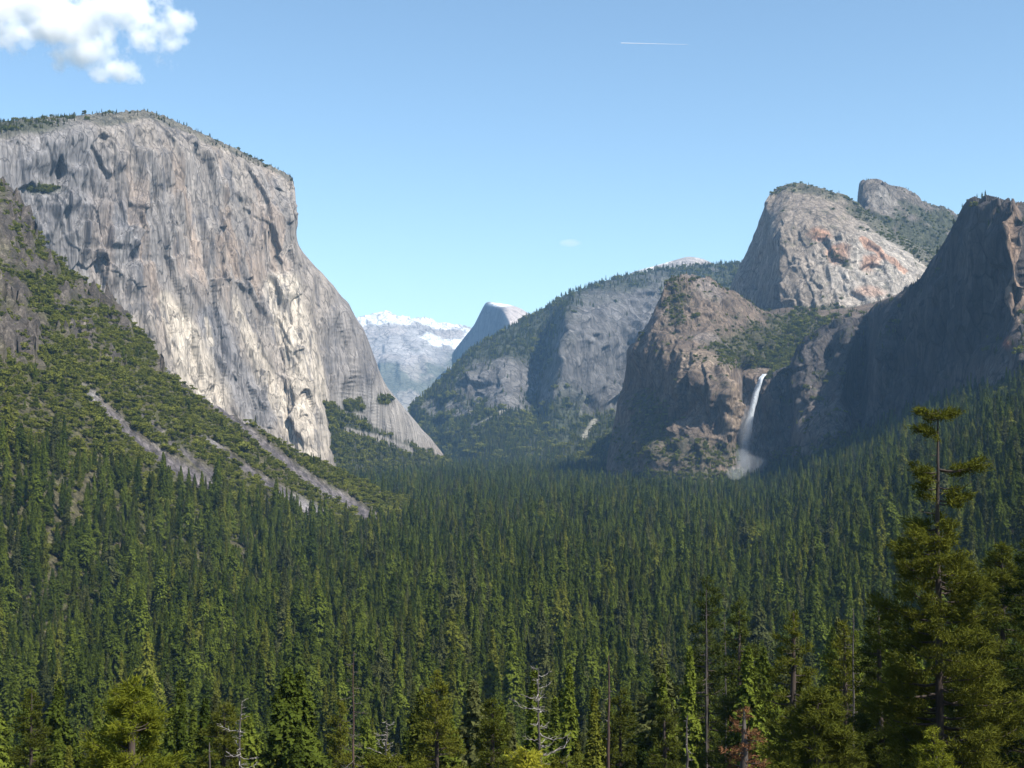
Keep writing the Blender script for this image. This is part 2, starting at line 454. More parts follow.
EC = [
 [(-260, 190, 2640), (-130, 152, 2880), (0, 124, 3300), (75, 118, 3460), (115, 115, 3570), (150, 113, 3700), (215, 141, 3860), (262, 163, 3990), (288, 177, 4060), (293, 182, 4110)],
 [(-260, 205, 2560), (-130, 170, 2800), (0, 140, 3180), (75, 134, 3330), (115, 131, 3440), (150, 130, 3560), (215, 156, 3760), (262, 176, 3890), (287, 190, 3980), (294, 194, 4060)],
 [(-260, 240, 2540), (-130, 215, 2780), (0, 200, 3150), (75, 198, 3310), (118, 198, 3400), (150, 200, 3510), (215, 203, 3710), (264, 206, 3850), (288, 210, 3920), (296, 214, 4050)],
 [(-260, 270, 2540), (-130, 255, 2780), (0, 247, 3130), (75, 245, 3310), (120, 245, 3390), (152, 245, 3480), (217, 246, 3680), (266, 246, 3820), (290, 247, 3890), (299, 246, 4050)],
 [(-260, 300, 2540), (-130, 290, 2780), (0, 287, 3130), (75, 286, 3290), (122, 286, 3370), (155, 286, 3450), (220, 286, 3650), (270, 286, 3800), (298, 286, 3870), (331, 284, 4200)],
 [(-260, 340, 2540), (-130, 335, 2780), (0, 332, 3120), (75, 332, 3280), (125, 332, 3350), (160, 332, 3430), (224, 331, 3620), (274, 331, 3770), (306, 331, 3840), (360, 328, 4320)],
 [(-260, 390, 2540), (-130, 385, 2780), (0, 382, 3110), (75, 382, 3260), (130, 382, 3340), (168, 382, 3410), (230, 381, 3600), (280, 381, 3740), (313, 381, 3810), (382, 380, 4450)],
 [(-260, 420, 2540), (-130, 415, 2780), (0, 408, 3110), (75, 408, 3250), (133, 408, 3320), (175, 408, 3400), (235, 407, 3590), (284, 406, 3720), (316, 404, 3790), (401, 405, 4600)],
 [(-260, 470, 2540), (-130, 465, 2780), (0, 455, 3100), (75, 455, 3240), (138, 455, 3310), (185, 455, 3390), (245, 456, 3570), (290, 456, 3690), (326, 455, 3760), (442, 456, 5000)],
 [(-260, 520, 2540), (-130, 515, 2780), (0, 500, 3100), (75, 500, 3230), (138, 500, 3300), (185, 500, 3380), (245, 492, 3560), (290, 492, 3680), (330, 490, 3750), (450, 474, 5000)],
]
fl = [([(131, 148), (133, 175), (129, 215), (126, 262)], 46, 22), ([(116, 150), (112, 170)], 26, 10), ([(128, 262), (124, 300)], 22, 14),
      ([(188, 133), (189, 152)], 34, 7), ([(203, 146), (211, 170), (214, 200)], 40, 8), ([(222, 178), (223, 205)], 30, 7), ([(228, 205), (226, 215)], 20, 4),
      ([(245, 205), (248, 235), (250, 262)], 18, 12), ([(262, 214), (260, 250)], 14, 10), ([(236, 190), (238, 200)], 16, 6),
      ([(285, 185), (284, 205), (289, 235)], 15, 8), ([(244, 280), (254, 296), (264, 315), (263, 330)], 26, 9), ([(233, 282), (240, 290)], 26, 6),
      ([(268, 272), (277, 290), (282, 305)], 26, 14), ([(237, 330), (250, 365), (262, 400)], 14, 9), ([(278, 375), (287, 392)], 22, 12),
      ([(290, 405), (300, 425), (304, 448)], 26, 12), ([(245, 385), (258, 412)], 18, 12), ([(228, 345), (238, 372)], 15, 12), ([(180, 270), (195, 300), (212, 350), (228, 400)], 14, 10),
      ([(104, 140), (103, 160)], 20, 9), ([(90, 150), (84, 185)], 28, 12), ([(75, 165), (62, 190), (58, 215)], 30, 14), ([(40, 190), (36, 215), (40, 245)], 34, 20),
      ([(86, 200), (82, 235), (80, 265)], 26, 14), ([(108, 225), (106, 250)], 26, 12), ([(30, 150), (24, 170)], 20, 14), ([(96, 250), (104, 285)], 26, 16),
      ([(170, 190), (172, 215), (180, 235)], 14, 12), ([(150, 200), (150, 260)], 12, 12), ([(200, 220), (205, 290)], 14, 14), ([(215, 230), (222, 300)], 14, 12),
      ([(340, 300), (342, 350), (346, 395)], 30, 14), ([(355, 325), (360, 395)], 26, 12), ([(322, 285), (322, 340), (326, 400)], 20, 12), ([(305, 270), (306, 330)], 14, 12)]
fl += rnd_flakes(150, 0, 295, 130, 390, (4, 11), (2, 6), (20, 90), .02, 5) + rnd_flakes(50, 150, 320, 290, 440, (4, 10), (2, 6), (16, 60), .3, 6) + rnd_flakes(40, 300, 380, 280, 400, (5, 16), (3, 8), (12, 40), .1, 7)
bumps = [(60, 170, 28, 26, -40), (45, 210, 16, 25, -30), (352, 275, 10, 20, 0)]
elcap = massif('granite_cliff', EC, 'huge pale grey granite cliff standing over the left side of the valley', M_ELCAP, elcap_disp, elcap_col, 1400, fl, bumps, .6, jag=5)

# --- brown rock with the waterfall
def cath_disp(P, px, py):
    d = fbm(P, 230, 3, 61) * 22
    d += fbm(P, 60, 5, 62, gain=.58, ridged=True, stretch=(1, 1, 3)) * 9
    d += fbm(P, 16, 3, 63, stretch=(1, 1, 1.4)) * 2
    d += cells(P, 70, 411, (1, 1, 4), 1.1) * 17 + cells(P, 26, 412, (1, 1, 3), 1.1) * 9 + cells(P, 10, 413, (1, 1, 2), 1) * 3
    return d
def low_veg(P, px, py, N):
    n = fbm(P, 70, 4, 65); n2 = fbm(P, 25, 3, 66)
    v = sstep(.05, .45, n2) * .55 * sstep(.25, .55, N[..., 2])
    v = np.maximum(v, blob(px + n * 22, py + n * 14, 800, 345, 75, 30, .3))
    v = np.maximum(v, blob(px + n * 20, py + n * 12, 752, 352, 40, 16, .4))
    v = np.maximum(v, blob(px + n * 18, py + n * 12, 655, 425, 22, 30, .4) * .9)
    v = np.maximum(v, blob(px + n * 14, py + n * 10, 690, 455, 60, 14, .5) * .75)
    v = np.maximum(v, blob(px + n * 12, py + n * 12, 625, 450, 12, 22, .5) * .7)
    v = np.maximum(v, blob(px + n * 14, py + n * 10, 640, 400, 12, 12, .5) * .8)
    v = np.maximum(v, blob(px + n * 14, py + n * 10, 676, 305, 10, 26, .5) * .75)
    v = np.maximum(v, sstep(466, 476, py + n * 6))
    return v * sstep(-.3, .15, n2 + v * .5)
def low_col(P, px, py, N, d):
    c = np.empty(P.shape); c[:] = (.124, .094, .071)
    c *= (1 + .4 * fbm(P, 30, 5, 67, stretch=(1, 1, 3), gain=.6))[..., None]
    c = mixc(c, (.20, .172, .155), sstep(0, .5, fbm(P, 150, 4, 68)) * .6)
    c = mixc(c, (.30, .23, .165), np.clip(strip(px, py, [(725, 368), (723, 400), (724, 445)], 12, 8) + blob(px, py, 698, 362, 20, 10), 0, 1) * .5)
    c = mixc(c, (.085, .075, .075), sstep(.15, .6, fbm(P, 22, 4, 69, stretch=(1, 1, 9))) * .35)
    return mixc(c, (.034, .040, .016), low_veg(P, px, py, N) * .75)
LC = [
 [(665, 284, 4150), (672, 279, 4160), (690, 278, 4180), (724, 288, 4250), (762, 312, 4350), (800, 336, 4450)],
 [(653, 312, 4170), (663, 310, 4060), (688, 312, 4050), (722, 318, 4080), (760, 335, 4200), (800, 352, 4350)],
 [(643, 333, 4180), (656, 338, 3990), (690, 345, 3900), (722, 348, 3930), (752, 358, 4080), (790, 366, 4300)],
 [(630, 350, 4220), (654, 362, 3960), (702, 370, 3740), (727, 366, 3780), (744, 372, 4080), (770, 380, 4300)],
 [(624, 380, 4230), (655, 395, 3940), (706, 405, 3690), (729, 400, 3730), (742, 405, 4080), (762, 410, 4300)],
 [(614, 425, 4200), (652, 430, 3880), (702, 432, 3660), (730, 435, 3690), (738, 440, 4060), (755, 445, 4300)],
 [(608, 455, 4130), (648, 460, 3740), (700, 462, 3560), (734, 468, 3620), (742, 470, 3960), (755, 470, 4250)],
 [(604, 492, 4000), (645, 498, 3500), (700, 500, 3400), (740, 500, 3480), (755, 500, 3700), (770, 500, 4200)],
]
fl = [([(716, 366), (718, 400), (720, 448)], 50, 8), ([(737, 372), (738, 400), (738, 440)], 34, 7), ([(690, 352), (697, 370), (703, 395)], 40, 12), ([(634, 338), (632, 370), (626, 410)], -60, 10),
      ([(646, 400), (648, 430)], 30, 10), ([(640, 440), (642, 474)], 45, 12), ([(660, 440), (662, 470)], 25, 10), ([(676, 425), (680, 452)], 30, 14), ([(700, 445), (702, 470)], 30, 12)]
fl += rnd_flakes(80, 612, 745, 335, 460, (6, 22), (3, 8), (8, 40), 0, 9) + rnd_flakes(50, 670, 780, 285, 350, (4, 14), (3, 8), (6, 20), .5, 10)
lower = massif('brown_rock', LC, 'brown rock peak left of the waterfall with a shaded left face', M_CATH, cath_disp, low_col, 500, fl, [(640, 350, 8, 25, 40), (655, 455, 12, 20, 50)], .65, jag=9)

# --- hanging valley and the alcove wall behind the fall
HV = [
 [(670, 300, 4900), (740, 312, 4800), (800, 300, 4750), (860, 300, 4700), (915, 290, 4650), (960, 290, 4600)],
 [(680, 330, 4500), (740, 330, 4450), (795, 322, 4400), (850, 318, 4380), (900, 312, 4350), (950, 312, 4300)],
 [(700, 350, 4250), (740, 350, 4220), (790, 348, 4220), (840, 338, 4250), (890, 335, 4250), (940, 340, 4250)],
 [(710, 373, 4080), (742, 373, 4040), (768, 376, 4020), (800, 365, 4080), (850, 350, 4150), (900, 350, 4200)],
 [(710, 388, 4060), (742, 388, 4030), (768, 389, 4010), (800, 388, 4060), (850, 388, 4130), (900, 380, 4180)],
 [(710, 440, 4060), (742, 440, 4020), (768, 440, 4000), (800, 440, 4050), (850, 440, 4120), (900, 440, 4180)],
 [(710, 500, 4020), (742, 500, 3960), (768, 500, 3940), (800, 500, 4000), (850, 500, 4100), (900, 500, 4180)],
]
hang = massif('hanging_valley', HV, 'green hanging valley above the waterfall and the dark alcove wall behind it', M_CATH, cath_disp, low_col, 300, rnd_flakes(30, 720, 800, 378, 450, (5, 16), (3, 8), (10, 50), 0, 12), [], 1.0)

# --- shaded wall on the right
def wall_disp(P, px, py):
    d = fbm(P, 260, 3, 71, stretch=(1, 1, 1.6)) * 20
    d += fbm(P, 55, 4, 72, ridged=True, stretch=(1, 1, 3.2)) * 8
    d += cells(P, 150, 420, (1, 1, 4), 1.2) * 46 + cells(P, 60, 421, (1, 1, 5), 1.2) * 24 + cells(P, 22, 422, (1, 1, 3), 1.1) * 7
    return d
def wall_veg(P, px, py, N):
    n = fbm(P, 60, 4, 75)
    v = sstep(.1, .5, fbm(P, 22, 3, 76)) * sstep(.35, .6, N[..., 2]) * .8
    v = np.maximum(v, sstep(-5, 3, py + n * 10 - np.interp(px, [760, 800, 850, 900, 940, 980, 1024], [466, 462, 440, 428, 415, 396, 368])))
    v = np.maximum(v, blob(px + n * 10, py + n * 8, 845, 448, 30, 14, .4) * .8)
    return v
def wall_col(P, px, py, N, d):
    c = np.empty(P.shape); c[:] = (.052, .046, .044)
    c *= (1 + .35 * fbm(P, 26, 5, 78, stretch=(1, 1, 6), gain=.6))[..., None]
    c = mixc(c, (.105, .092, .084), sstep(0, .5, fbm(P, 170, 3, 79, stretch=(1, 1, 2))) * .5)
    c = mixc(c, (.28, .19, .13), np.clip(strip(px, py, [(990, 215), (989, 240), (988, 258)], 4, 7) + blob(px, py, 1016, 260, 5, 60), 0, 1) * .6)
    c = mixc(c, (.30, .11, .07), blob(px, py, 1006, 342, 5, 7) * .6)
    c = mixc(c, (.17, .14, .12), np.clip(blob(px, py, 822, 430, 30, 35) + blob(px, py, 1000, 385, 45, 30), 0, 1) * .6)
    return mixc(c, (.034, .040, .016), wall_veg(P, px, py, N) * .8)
RW = [
 [(768, 377, 4020), (790, 362, 4020), (804, 344, 3860), (828, 330, 3820), (846, 324, 3790), (862, 318, 3850), (884, 302, 3560), (912, 290, 3380), (932, 270, 3250), (950, 241, 3140), (964, 214, 3040), (976, 203, 2960), (992, 201, 2860), (1012, 202, 2760), (1026, 206, 2850), (1110, 216, 3050), (1260, 200, 3100)],
 [(768, 386, 4000), (790, 372, 3990), (803, 358, 3780), (828, 345, 3740), (846, 340, 3690), (864, 333, 3800), (885, 316, 3460), (910, 305, 3360), (932, 286, 3200), (951, 258, 3080), (966, 232, 2970), (978, 222, 2880), (994, 219, 2780), (1012, 219, 2680), (1026, 222, 2740), (1110, 236, 2950), (1260, 225, 2980)],
 [(769, 405, 3990), (790, 395, 3960), (800, 384, 3720), (824, 374, 3690), (844, 368, 3600), (862, 366, 3770), (880, 356, 3340), (904, 346, 3330), (930, 330, 3170), (952, 312, 3030), (968, 292, 2920), (982, 282, 2830), (998, 276, 2730), (1014, 270, 2640), (1028, 270, 2700), (1110, 280, 2900), (1260, 270, 2900)],
 [(770, 425, 3980), (790, 418, 3900), (800, 410, 3640), (822, 402, 3560), (840, 402, 3480), (858, 396, 3700), (878, 388, 3340), (900, 380, 3330), (930, 366, 3140), (953, 352, 3000), (970, 336, 2890), (986, 328, 2790), (1002, 320, 2700), (1017, 316, 2620), (1030, 315, 2660), (1110, 320, 2860), (1260, 310, 2850)],
 [(770, 455, 3960), (788, 452, 3780), (798, 446, 3460), (820, 436, 3300), (840, 434, 3260), (858, 426, 3520), (880, 420, 3380), (906, 412, 3260), (932, 404, 3100), (954, 394, 2930), (972, 376, 2780), (990, 366, 2620), (1006, 358, 2540), (1022, 352, 2480), (1040, 348, 2500), (1110, 345, 2650), (1260, 335, 2650)],
 [(765, 500, 3900), (786, 500, 3600), (800, 500, 3250), (820, 495, 3120), (840, 490, 3080), (860, 480, 3260), (884, 470, 3300), (908, 462, 3150), (932, 455, 3000), (954, 448, 2800), (972, 440, 2650), (990, 435, 2500), (1006, 430, 2400), (1024, 425, 2350), (1050, 420, 2350), (1110, 410, 2450), (1260, 400, 2450)],
]
fl = [([(845, 326), (845, 360), (840, 395)], 30, 12), ([(960, 225), (930, 300), (905, 360), (890, 400)], 30, 30), ([(988, 208), (987, 230), (985, 262)], 26, 7)]
fl += rnd_flakes(110, 780, 1015, 215, 430, (8, 24), (3, 10), (15, 60), -.05, 14)
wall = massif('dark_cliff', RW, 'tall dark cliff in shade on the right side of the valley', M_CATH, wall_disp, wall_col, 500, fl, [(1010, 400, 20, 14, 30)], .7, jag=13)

# --- big lit dome on the right, further back
def mid_disp(P, px, py):
    d = fbm(P, 300, 3, 81) * 26
    d += fbm(P, 80, 5, 82, gain=.55, ridged=True, stretch=(1, 1, 2.5)) * 9
    d += fbm(P, 20, 3, 83, stretch=(1, 1, 1.6)) * 2.5
    d += cells(P, 90, 431, (1, 1, 3), 1.1) * 18 + cells(P, 34, 432, (1, 1, 2.6), 1.1) * 9
    return d
def mid_veg(P, px, py, N):
    n = fbm(P, 80, 4, 85)
    v = sstep(.1, .5, fbm(P, 35, 3, 86)) * .5 * sstep(.3, .6, N[..., 2])
    v = np.maximum(v, sstep(-3, 4, np.interp(px, [771, 800, 840, 880, 935], [196, 192, 203, 234, 270]) + n * 8 - py) * .8)
    v = np.maximum(v, strip(px + n * 4, py + n * 4, [(830, 253), (850, 268)], 4, 7) * .7)
    v = np.maximum(v, sstep(-4, 4, py + n * 10 - np.interp(px, [730, 780, 830, 870, 930], [330, 314, 306, 312, 330])))
    return v
def mid_col(P, px, py, N, d):
    c = np.empty(P.shape); c[:] = (.196, .164, .134)
    c *= (1 + .35 * fbm(P, 50, 5, 87, stretch=(1, 1, 2.5), gain=.6))[..., None]
    c = mixc(c, (.36, .325, .285), blob(px, py, 880, 272, 60, 40, .5) * .65)
    n = fbm(P, 45, 4, 88)
    o = np.clip(strip(px + n * 3, py + n * 3, [(862, 240), (890, 262), (905, 272)], 6, 5) + blob(px + n * 8, py, 820, 235, 9, 6) + blob(px + n * 8, py + n * 4, 838, 255, 10, 9) + blob(px + n * 10, py + n * 4, 872, 262, 10, 7) + blob(px + n * 8, py, 868, 292, 14, 6) * .7, 0, 1)
    c = mixc(c, (.33, .16, .09), o * .6)
    return mixc(c, (.034, .040, .016), mid_veg(P, px, py, N) * .85)
MC = [
 [(770, 199, 5250), (778, 190, 5220), (792, 186, 5200), (822, 191, 5180), (855, 204, 5180), (890, 232, 5150), (945, 262, 5100)],
 [(757, 228, 5300), (768, 224, 5080), (784, 222, 4920), (825, 224, 4850), (868, 234, 4880), (905, 248, 4920), (960, 270, 4950)],
 [(744, 258, 5300), (765, 260, 5020), (783, 261, 4800), (828, 262, 4710), (880, 264, 4730), (930, 274, 4790), (975, 290, 4800)],
 [(731, 286, 5300), (756, 294, 5000), (780, 300, 4720), (825, 298, 4610), (875, 298, 4610), (925, 302, 4650), (975, 310, 4650)],
 [(728, 312, 5300), (754, 318, 4980), (778, 322, 4660), (825, 322, 4540), (870, 330, 4500), (920, 340, 4500), (975, 345, 4500)],
 [(722, 350, 5200), (750, 360, 4980), (778, 370, 4700), (825, 370, 4560), (870, 372, 4500), (920, 372, 4480), (975, 372, 4450)],
]
fl = [([(786, 225), (785, 262), (783, 305)], 30, 12), ([(800, 262), (812, 290), (820, 312)], 20, 10), ([(770, 205), (766, 240), (757, 275)], 20, 8), ([(806, 280), (800, 300)], 18, 8)]
fl += rnd_flakes(80, 735, 920, 205, 310, (5, 17), (3, 9), (10, 35), .2, 17)
mid = massif('granite_dome', MC, 'big pale granite dome with rust-coloured stains behind the right cliffs', M_CATH, mid_disp, mid_col, 900, fl, [], .7, jag=9)

def spire_veg(P, px, py, N):
    n = fbm(P, 80, 4, 91)
    return np.maximum(sstep(-4, 5, py + n * 12 - np.interp(px, [860, 880, 910, 950], [212, 212, 206, 214])) * sstep(-.5, .0, n), .15 + 0 * n)
def spire_col(P, px, py, N, d):
    c = np.empty(P.shape); c[:] = (.14, .12, .105); c *= (1 + .35 * fbm(P, 60, 5, 92, gain=.6))[..., None]
    c = mixc(c, (.22, .20, .18), sstep(.1, .5, fbm(P, 120, 3, 93)) * .7)
    return mixc(c, (.034, .040, .016), spire_veg(P, px, py, N) * .85)
SPI = [
 [(858, 208, 5700), (861, 183, 5680), (880, 184, 5650), (905, 194, 5680), (930, 206, 5720), (950, 214, 5760), (975, 224, 5800), (1040, 250, 5900)],
 [(858, 222, 5650), (864, 204, 5560), (882, 204, 5540), (905, 211, 5580), (930, 220, 5620), (950, 228, 5660), (975, 238, 5700), (1040, 262, 5800)],
 [(855, 250, 5350), (868, 240, 5330), (884, 240, 5330), (905, 245, 5350), (930, 252, 5380), (950, 260, 5400), (975, 268, 5450), (1040, 285, 5500)],
 [(855, 300, 5100), (868, 300, 5080), (884, 300, 5080), (905, 300, 5080), (930, 300, 5080), (950, 300, 5080), (975, 300, 5080), (1040, 320, 5100)],
]
spire = massif('rock_spire', SPI, 'jagged rock crest with a green slope behind the pale dome', M_CATH, mid_disp, spire_col, 700, rnd_flakes(30, 860, 950, 186, 240, (6, 18), (3, 8), (6, 20), .1, 19), [], .8, jag=16)

# --- hazy blue ridge across the valley
def ridge_disp(P, px, py):
    d = fbm(P, 700, 3, 101) * 60
    cl = cliffm(px, py)
    d += fbm(P, 190, 5, 102, ridged=True, gain=.55, stretch=(1, 1, 2.2)) * (12 + 16 * cl)
    d += cells(P, 210, 441, (1, 1, 4), 1.2) * (14 + 60 * cl) + cells(P, 80, 442, (1, 1, 3.5), 1.2) * (6 + 26 * cl)
    return d
def cliffm(px, py):
    return np.clip(blob(px, py, 612, 355, 58, 62, .3) + blob(px, py, 505, 385, 45, 24, .4) + blob(px, py, 455, 425, 30, 18, .4) + blob(px, py, 660, 340, 30, 60, .4), 0, 1)
def ridge_veg(P, px, py, N):
    n = fbm(P, 150, 4, 104)
    v = 1 - cliffm(px + n * 22, py + n * 14) * .92
    v = np.maximum(v, sstep(404, 420, py + n * 12 - np.interp(px, [420, 520, 640], [4, 2, 0])))
    v *= 1 - .8 * np.clip(strip(px, py + n * 4, [(508, 410), (488, 424), (478, 430)], 3, 5) + strip(px, py, [(595, 422), (583, 438)], 8, 5), 0, 1)
    return v * sstep(-.75, -.25, n)
def ridge_col(P, px, py, N, d):
    c = np.empty(P.shape); c[:] = (.120, .114, .112); c *= (1 + .4 * fbm(P, 70, 5, 105, gain=.6, stretch=(1, 1, 2.5)))[..., None]
    c = mixc(c, (.28, .26, .21), np.clip(strip(px, py, [(508, 410), (488, 424)], 3, 5) + strip(px, py, [(595, 422), (583, 438)], 8, 5), 0, 1) * .8)
    return mixc(c, (.034, .040, .016), ridge_veg(P, px, py, N) * .9)
RG = [
 [(411, 410, 7000), (430, 393, 7050), (450, 374, 7100), (470, 353, 7250), (500, 335, 7400), (530, 318, 7600), (550, 306, 7650), (570, 295, 7700), (592, 287, 7800), (625, 278, 8000), (665, 270, 8100), (705, 267, 8200), (742, 264, 8300), (790, 262, 8400)],
 [(414, 418, 6950), (432, 405, 6900), (452, 390, 6900), (474, 373, 6950), (503, 357, 7050), (530, 336, 7300), (549, 322, 7380), (568, 306, 7000), (594, 304, 7200), (625, 298, 7500), (665, 290, 7750), (705, 287, 7850), (742, 285, 7950), (790, 285, 8000)],
 [(418, 430, 6850), (436, 422, 6750), (458, 412, 6700), (480, 398, 6700), (505, 386, 6700), (528, 372, 7050), (542, 356, 7200), (564, 342, 6650), (594, 340, 6900), (625, 338, 7250), (665, 335, 7400), (705, 330, 7500), (742, 330, 7600), (790, 330, 7700)],
 [(424, 444, 6750), (442, 440, 6550), (464, 433, 6400), (486, 422, 6350), (508, 410, 6400), (526, 402, 6700), (536, 396, 6900), (556, 392, 6450), (592, 390, 6700), (622, 388, 7000), (665, 388, 7200), (705, 385, 7300), (742, 385, 7400), (790, 385, 7500)],
 [(430, 456, 6650), (448, 455, 6350), (468, 450, 6100), (490, 444, 6050), (510, 438, 6100), (524, 434, 6200), (538, 431, 6300), (556, 429, 6200), (590, 425, 6400), (622, 423, 6500), (665, 423, 6700), (705, 423, 6900), (742, 420, 7000), (790, 420, 7000)],
 [(434, 472, 6600), (450, 472, 6300), (468, 470, 5950), (490, 468, 5700), (510, 466, 5600), (524, 464, 5500), (540, 464, 5500), (560, 464, 5500), (590, 464, 5500), (622, 464, 5500), (665, 464, 5600), (705, 464, 5700), (742, 464, 5700), (790, 464, 5700)],
]
fl = [([(588, 306), (594, 325), (604, 360)], 60, 16), ([(606, 306), (614, 320), (622, 345)], 60, 14), ([(628, 305), (634, 340)], 50, 14),
      ([(604, 380), (600, 408)], 60, 14), ([(500, 368), (496, 400)], 40, 18), ([(472, 375), (470, 405)], 50, 14), ([(447, 415), (444, 440)], 60, 20), ([(648, 322), (628, 365), (608, 410)], 110, 20)]
fl += rnd_flakes(70, 565, 660, 308, 400, (20, 55), (3, 9), (10, 40), .05, 22) + rnd_flakes(30, 480, 540, 365, 400, (10, 25), (3, 8), (8, 20), 0, 23)
ridge = massif('forested_ridge', RG, 'hazy blue forested ridge with grey cliffs across the middle of the valley', M_FAR, ridge_disp, ridge_col, 1500, fl, [], .7, jag=10)

# --- distant peaks
def far_disp(P, px, py):
    return fbm(P, 1300, 4, 111) * 70 + fbm(P, 330, 5, 112, ridged=True, gain=.55) * 40 + cells(P, 260, 451) * 45
def snow_col(P, px, py, N, d):
    c = np.empty(P.shape); c[:] = (.27, .26, .255); c *= (1 + .5 * fbm(P, 260, 4, 113, gain=.5))[..., None]
    n = fbm(P, 420, 5, 114, gain=.6, stretch=(1, 1, .6))
    s = sstep(.05, .2, fbm(P, 480, 5, 114, gain=.55, stretch=(1, 1, .7)) * 1.7 + (334 - py) / 110 - .08) * sstep(.05, .3, N[..., 2]) * (1 - sstep(358, 372, py))
    v = sstep(.0, .25, fbm(P, 500, 4, 115) + (py - 360) / 60)
    c = mixc(c, (.07, .085, .06), v * .8)
    c = mixc(c, (.30, .27, .25), sstep(.1, .3, fbm(P, 350, 4, 116)) * .6)
    return mixc(c, (.55, .56, .57), s)
SN = [
 [(310, 330, 15500), (345, 326, 15600), (362, 318, 15700), (386, 313, 15800), (402, 318, 15800), (422, 319, 15900), (440, 325, 16000), (465, 329, 16000), (500, 332, 16000), (540, 340, 16000)],
 [(310, 345, 15300), (345, 342, 15300), (364, 336, 15300), (388, 334, 15300), (404, 336, 15300), (424, 337, 15400), (442, 340, 15500), (466, 343, 15500), (500, 346, 15500), (540, 352, 15500)],
 [(310, 375, 14600), (345, 372, 14600), (370, 368, 14500), (392, 366, 14500), (408, 366, 14500), (428, 366, 14600), (446, 366, 14800), (468, 368, 14800), (500, 368, 14800), (540, 372, 14800)],
 [(310, 410, 13900), (345, 408, 13900), (370, 405, 13800), (392, 403, 13700), (408, 403, 13700), (428, 403, 13800), (446, 400, 14000), (468, 400, 14000), (500, 400, 14000), (540, 400, 14000)],
 [(310, 452, 13200), (345, 450, 13200), (370, 450, 13200), (392, 450, 13200), (408, 450, 13200), (428, 450, 13200), (446, 450, 13200), (468, 450, 13200), (500, 450, 13200), (540, 450, 13200)],
]
fl = [([(384, 345), (380, 370), (375, 395)], 120, 14), ([(404, 335), (420, 360), (430, 390)], 130, 16), ([(420, 330), (432, 345)], 70, 12), ([(440, 350), (436, 385)], 90, 12), ([(395, 360), (400, 385)], 70, 10)]
snow = massif('snowy_peaks', SN, 'far snow-streaked granite peaks closing the valley', M_PEAK, far_disp, snow_col, 1500, fl, [], .8, jag=30)
def hd_col(P, px, py, N, d):
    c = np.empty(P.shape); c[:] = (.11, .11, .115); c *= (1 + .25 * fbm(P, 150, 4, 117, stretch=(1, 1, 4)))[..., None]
    c = mixc(c, (.40, .35, .32), sstep(500, 512, px)); c = mixc(c, (.78, .79, .8), blob(px, py, 500, 304, 12, 2.5))  # shade painted dark into the left face, sunlit right side painted paler
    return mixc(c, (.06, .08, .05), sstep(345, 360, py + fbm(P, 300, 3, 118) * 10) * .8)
HD = [
 [(452, 356, 14200), (462, 341, 14000), (474, 326, 13700), (486, 304, 13300), (496, 303, 13150), (510, 305, 13250), (521, 309, 13400), (531, 316, 13500), (550, 335, 13600)],
 [(452, 364, 14150), (463, 352, 13900), (477, 340, 13400), (491, 322, 12900), (503, 311, 12500), (513, 311, 12750), (523, 315, 12950), (533, 322, 13100), (552, 345, 13200)],
 [(452, 374, 14000), (464, 365, 13700), (480, 356, 13100), (496, 345, 12450), (511, 330, 12000), (519, 330, 12300), (528, 335, 12600), (536, 342, 12800), (555, 360, 12900)],
 [(450, 400, 13300), (466, 395, 13000), (480, 385, 12700), (496, 380, 12300), (511, 376, 11900), (519, 378, 12000), (528, 380, 12150), (538, 382, 12300), (558, 385, 12500)],
 [(445, 450, 12900), (466, 450, 12600), (480, 450, 12200), (492, 450, 12000), (505, 450, 11800), (515, 450, 11800), (526, 450, 11900), (536, 450, 11900), (558, 450, 11900)],
]
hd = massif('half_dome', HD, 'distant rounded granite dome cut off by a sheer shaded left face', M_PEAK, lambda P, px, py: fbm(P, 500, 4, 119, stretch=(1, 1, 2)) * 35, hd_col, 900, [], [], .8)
bpy.data.objects['half_dome'].name = 'sheer_dome'
def sd_col(P, px, py, N, d):
    c = np.empty(P.shape); c[:] = (.33, .30, .28); c *= (1 + .25 * fbm(P, 120, 4, 120))[..., None]
    c = mixc(c, (.80, .80, .80), sstep(.05, .3, fbm(P, 160, 3, 121) + (px < 668) * .5) * .8)
    return mixc(c, (.05, .06, .03), sstep(268, 272, py) * .7)
SD = [
 [(630, 274, 10500), (655, 266, 10500), (672, 261, 10500), (688, 257, 10500), (702, 259, 10500), (714, 264, 10500), (735, 271, 10500), (760, 276, 10500)],
 [(630, 280, 10300), (655, 273, 10300), (672, 269, 10250), (688, 266, 10200), (702, 267, 10250), (714, 271, 10300), (735, 277, 10300), (760, 282, 10300)],
 [(630, 310, 9700), (655, 310, 9700), (672, 310, 9700), (688, 310, 9700), (702, 310, 9700), (714, 310, 9700), (735, 310, 9700), (760, 310, 9700)],
 [(630, 420, 9200), (655, 420, 9200), (672, 420, 9200), (688, 420, 9200), (702, 420, 9200), (714, 420, 9200), (735, 420, 9200), (760, 420, 9200)],
]
massif('small_white_dome', SD, 'small white dome peeping over the forested ridge', M_FAR, lambda P, px, py: fbm(P, 300, 4, 122) * 25, sd_col, 600, [], [], .9)

# ------------------------------------------------------------------ tree meshes
def blades(C, Dr, L, W, rng, Nr=None):
    """one thin triangle for each centre: base at C, tip along Dr"""
    n = len(C)
    up = unit(rng.normal(size=(n, 3)))
    if Nr is not None: up = Nr
    s = unit(np.cross(Dr, up)) * (W * .5)[:, None]
    V = np.stack([C - s, C + s, C + Dr * L[:, None]], 1).reshape(-1, 3)
    return V, np.arange(3 * n).reshape(-1, 3)

